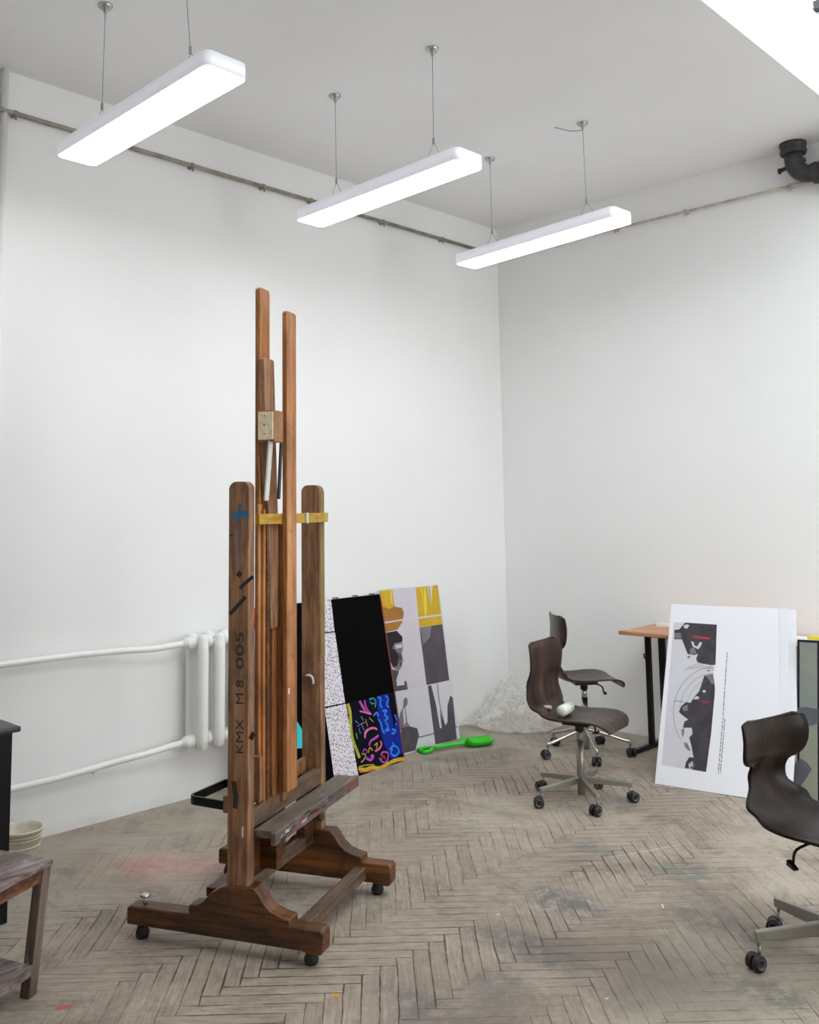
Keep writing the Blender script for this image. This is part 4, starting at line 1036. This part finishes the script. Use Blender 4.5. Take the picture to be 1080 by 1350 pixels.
# ------------------------------------------------------------------ green toy shovel
A = on(556, 988, 2, .015)+Vector((.02, -.02, 0)); B = on(648, 975, 2, .02)+Vector((.02, -.02, 0)); d = (B-A); L = d.length; d.normalize(); ang = math.atan2(d.y, d.x)
sv = thing('toy_shovel', 'bright green plastic toy shovel lying on the floor by the prints', 'toy shovel', (A.x, A.y, 0), ang)
mb = MB(); mb.tube([(.06, 0, .02), (L*.30, 0, .026), (L*.62, 0, .03), (L*.70, 0, .022)], [.014, .013, .015, .018], 12); mb.build('shaft', M['green'], sv)
mb = MB(); mb.tube(spline([(.075, 0, .02), (.045, .038, .016), (.0, .045, .014), (-.006, 0, .014), (.0, -.045, .014), (.045, -.038, .016), (.075, 0, .02)], 5), .012, 10); mb.build('grip', M['green'], sv)
mb = MB(); x0, x1, wd = L*.60, L, .075; G = []
for i in range(13):
    u_ = i/12; x = x0+(x1-x0)*u_; w_ = wd*(1-abs(2*u_-1)**3.2*.55) if u_ > .5 else wd*(.55+.45*math.sin(u_*PI))
    row = []
    for k in range(11):
        q_ = -1+2*k/10; z = .006+.036*abs(q_)**3 + .034*max(0, 1-u_*5)**1.5 + .012*max(0, (u_-.8)*5)**2
        row.append(mb.b.verts.new((x, w_*q_, z)))
    G.append(row)
for i in range(12):
    for k in range(10):
        f = mb.b.faces.new((G[i][k], G[i][k+1], G[i+1][k+1], G[i+1][k])); f.smooth = True
o = mb.build('scoop', M['green'], sv); s_ = o.modifiers.new('thickness', 'SOLIDIFY'); s_.thickness = .006; s_.offset = 1

# ------------------------------------------------------------------ crumpled film in the corner
from mathutils import noise as mnoise
mb = MB(); N_ = 64; G = []
def film_h(x, y):
    e = min(x-.015, 1e9); 
    dx, dy = (x-.16)/.46, (y+.22)/.44
    r_ = math.sqrt(dx*dx+dy*dy)
    h_ = .27*math.exp(-((x-.10)/.22)**2-((y+.14)/.20)**2) + .13*math.exp(-((x-.36)/.22)**2-((y+.22)/.22)**2) + .07*math.exp(-((x-.18)/.2)**2-((y+.48)/.18)**2)
    v1 = mnoise.voronoi(Vector((x*7, y*7, 1.3)))[0]; rg = 1-abs(mnoise.noise(Vector((x*9, y*9, .7)))*2)
    rg2 = 1-abs(mnoise.noise(Vector((x*24, y*24, 2.7)))*2)
    return max(.004, h_*(.72+.25*(v1[1]-v1[0])+.22*rg) + .016*rg2*min(1, h_*14))
for i in range(N_+1):
    row = []
    for k in range(N_+1):
        x = .012+.62*i/N_; y = -.012-.62*k/N_
        wob = .06*mnoise.noise(Vector((x*6, y*6, 0)))
        row.append(mb.b.verts.new((x, y, film_h(x, y))))
    G.append(row)
for i in range(N_):
    for k in range(N_):
        cx, cy = .012+.62*(i+.5)/N_, -.012-.62*(k+.5)/N_
        if film_h(cx, cy) < .012 + .01*mnoise.noise(Vector((cx*8, cy*8, 3))) or math.hypot((cx-.15)/.52, (cy+.2)/.46) > 1: continue
        mb.b.faces.new((G[i][k], G[i+1][k], G[i+1][k+1], G[i][k+1]))
bmesh.ops.delete(mb.b, geom=[v_ for v_ in mb.b.verts if not v_.link_faces], context='VERTS')
o = mb.build('plastic_film', M['film'], loc=(.2, -.2, 0))
tag(o, 'crumpled clear plastic sheeting heaped on the floor in the room corner', 'plastic sheet')

# ------------------------------------------------------------------ black cabinet, bucket, stool on the left
cx = on(9.5, 1217, 2, 0)
tp = on(28.5, 957, 2, .775)
cb = thing('black_cabinet', 'black cabinet with overhanging top at the photo\'s left edge', 'cabinet', (cx.x-.25, cx.y-.3, 0))
L_ = cb.location
ZT = .775
mb = MB(); mb.box((tp.x-.56, tp.y-.75, ZT-.022), (tp.x, tp.y, ZT), bev=.008); o = mb.build('cabinet_top', M['blacktop'], cb); o.location = -L_
mb = MB(); mb.box((tp.x-.53, tp.y-.70, .0), (cx.x, cx.y, ZT-.022), bev=.003); o = mb.build('cabinet_body', M['black'], cb); o.location = -L_
for sx in (0, 1):
    mb = MB(); mb.box((cx.x, cx.y-.66+sx*.31, .06), (cx.x+.004, cx.y-.37+sx*.31, ZT-.07), bev=.002); o = mb.build('cabinet_door', M['black'], cb); o.location = -L_

c = on(34, 1126, 2, 0); c = Vector((.165, -3.925, 0))
bk = thing('plastic_bucket', 'small dusty white plastic bucket on the floor against the left wall', 'bucket', c)
MB().lathe([(.001, .0), (.074, .0), (.078, .004), (.096, .115), (.102, .117), (.104, .125), (.100, .129), (.096, .126), (.092, .112), (.073, .010), (.001, .008)], 36, cap=False).build('bucket_body', M['bucket'], bk)
mb = MB()
for z, r_ in ((.100, .0945), (.084, .0915), (.050, .0865)): mb.tube([(r_*math.cos(a_*2*PI/36), r_*math.sin(a_*2*PI/36), z) for a_ in range(37)], .0028, 6, cap=False)
mb.build('bucket_rib', M['bucket'], bk)

sc0 = on(70.5, 1132, 2, .425); e1 = Vector((-.94, -.34, 0)).normalized(); e2 = Vector((.43, -.90, 0)).normalized()
st = thing('wooden_stool', 'low paint-spattered wooden stool in the lower left corner of the photo', 'stool', (sc0.x+e1.x*.2+e2.x*.2, sc0.y+e1.y*.2+e2.y*.2, 0))
L_ = st.location
def sbox(mb, a0, a1, b0, b1, z0, z1, mat=None):
    pts = [sc0+e1*a0+e2*b0, sc0+e1*a1+e2*b0, sc0+e1*a1+e2*b1, sc0+e1*a0+e2*b1]
    mb.prism([Vector((p.x, p.y, z0))-L_ for p in pts], (0, 0, z1-z0), mat)
SA, SB = .38, .42
mb = MB(); sbox(mb, 0, SA, 0, SB, .405, .425); bevel_mod(mb.build('stool_seat', M['stoolwood'], st), .004)
mb = MB()
sbox(mb, .012, SA-.012, .012, .034, .365, .405); sbox(mb, .012, SA-.012, SB-.034, SB-.012, .365, .405); sbox(mb, .012, .034, .03, SB-.03, .365, .405); sbox(mb, SA-.034, SA-.012, .03, SB-.03, .365, .405)
mb.build('apron', wood('orange_stool_apron_wood', (70, 40, 26), (126, 76, 46), (150, 118, 96), 'y', .6, (168, 158, 150), .5), st)
lb = on(45, 1311, 2, 0)
off = Vector((lb.x-sc0.x, lb.y-sc0.y, 0)); oa, ob = off.dot(e1), off.dot(e2)
for a0, b0, sa, sb in ((.004, .004, 1, 1), (SA-.044, .004, -1, 1), (.004, SB-.044, 1, -1), (SA-.044, SB-.044, -1, -1)):
    mb = MB(); w_ = .04
    top_ = [sc0+e1*(a0+da)+e2*(b0+db) for da, db in ((0, 0), (w_, 0), (w_, w_), (0, w_))]
    sh_ = e1*(oa*sa*.8)+e2*(ob*sb*.8)
    tv = [mb.b.verts.new(Vector((p.x, p.y, .405))-L_) for p in top_]; bv = [mb.b.verts.new(Vector((p.x, p.y, 0))+sh_-L_) for p in top_]
    mb.b.faces.new(tv); mb.b.faces.new(bv[::-1])
    for k in range(4): mb.b.faces.new((tv[k], tv[(k+1) % 4], bv[(k+1) % 4], bv[k]))
    bevel_mod(mb.build('leg', M['stooldark'], st), .003)
for a0, a1, b0, b1 in ((.03, .055, .05, SB-.05), (SA-.055, SA-.03, .05, SB-.05)):
    mb = MB(); sbox(mb, a0, a1, b0, b1, .075, .105); mb.build('stretcher', M['stoolwood'], st)
mb = MB(); sbox(mb, .03, SA-.03, .06, SB-.06, .098, .108); mb.build('lower_shelf', M['stoolwood'], st)

c = on(874, 1197, 2, 0)
o = MB().tube([(-.018, 0, .004), (.018, 0, .004)], .004, 8, M['whitepaint']).build('chalk_stub', None); o.location = c; o.rotation_euler = (0, 0, 2.2)
tag(o, 'tiny white chalk stub lying on the parquet left of the nearest chair', 'chalk')

# ------------------------------------------------------------------ loose pieces of one kind become parts of their own
def split_loose(o):
    me = o.data; bm = bmesh.new(); bm.from_mesh(me); bm.verts.ensure_lookup_table()
    seen = set(); isl = []
    for v0 in bm.verts:
        if v0.index in seen: continue
        st_, cur = [v0], []; seen.add(v0.index)
        while st_:
            v_ = st_.pop(); cur.append(v_.index)
            for e_ in v_.link_edges:
                w_ = e_.other_vert(v_)
                if w_.index not in seen: seen.add(w_.index); st_.append(w_)
        isl.append(set(cur))
    bm.free()
    if len(isl) < 2: return
    for q_ in isl[1:]+isl[:1]:
        b2 = bmesh.new(); b2.from_mesh(me); b2.verts.ensure_lookup_table()
        bmesh.ops.delete(b2, geom=[v_ for v_ in b2.verts if v_.index not in q_], context='VERTS')
        if q_ is isl[0]: b2.to_mesh(me)
        else:
            m2 = me.copy(); b2.to_mesh(m2); c_ = o.copy(); c_.data = m2; COL.objects.link(c_)
        b2.free()
for o in list(SC.objects):
    if o.type == 'MESH' and o.name.split('.')[0] in ('paint_mark', 'slate_shape', 'bar_clip', 'valve_nut', 'chipped_spot', 'staple', 'coloured_panel', 'speckled_strip'): split_loose(o)

# ------------------------------------------------------------------ light
W = bpy.data.worlds.new('sky'); SC.world = W; W.use_nodes = True
bg = W.node_tree.nodes['Background']; bg.inputs[0].default_value = (.97, .985, 1., 1); bg.inputs[1].default_value = 5.8
def portal(name, loc, rot, sx, sy):
    l = bpy.data.lights.new(name, 'AREA'); l.shape = 'RECTANGLE'; l.size = sx; l.size_y = sy; l.cycles.is_portal = True
    o = bpy.data.objects.new(name, l); COL.objects.link(o); o.location = loc; o.rotation_euler = rot
portal('skylight_portal', ((SX0+SX1)/2, (SY0+SY1)/2, SZ-.03), (0, 0, 0), SX1-SX0, SY1-SY0)
for a, b in ((-3.0, -1.2),):
    portal('window_portal', (XR+.02, (a+b)/2, 2.05), (0, PI/2, 0), 3.1, 1.8)
vs = SC.view_settings
vs.view_transform = 'Standard'; vs.look = 'None'; vs.gamma = 1; vs.use_curve_mapping = False; vs.exposure = 0.12
SC.cycles.use_denoising = True
SC.cycles.max_bounces = 10; SC.cycles.diffuse_bounces = 6; SC.cycles.transparent_max_bounces = 16
SC.cycles.sample_clamp_indirect = 8
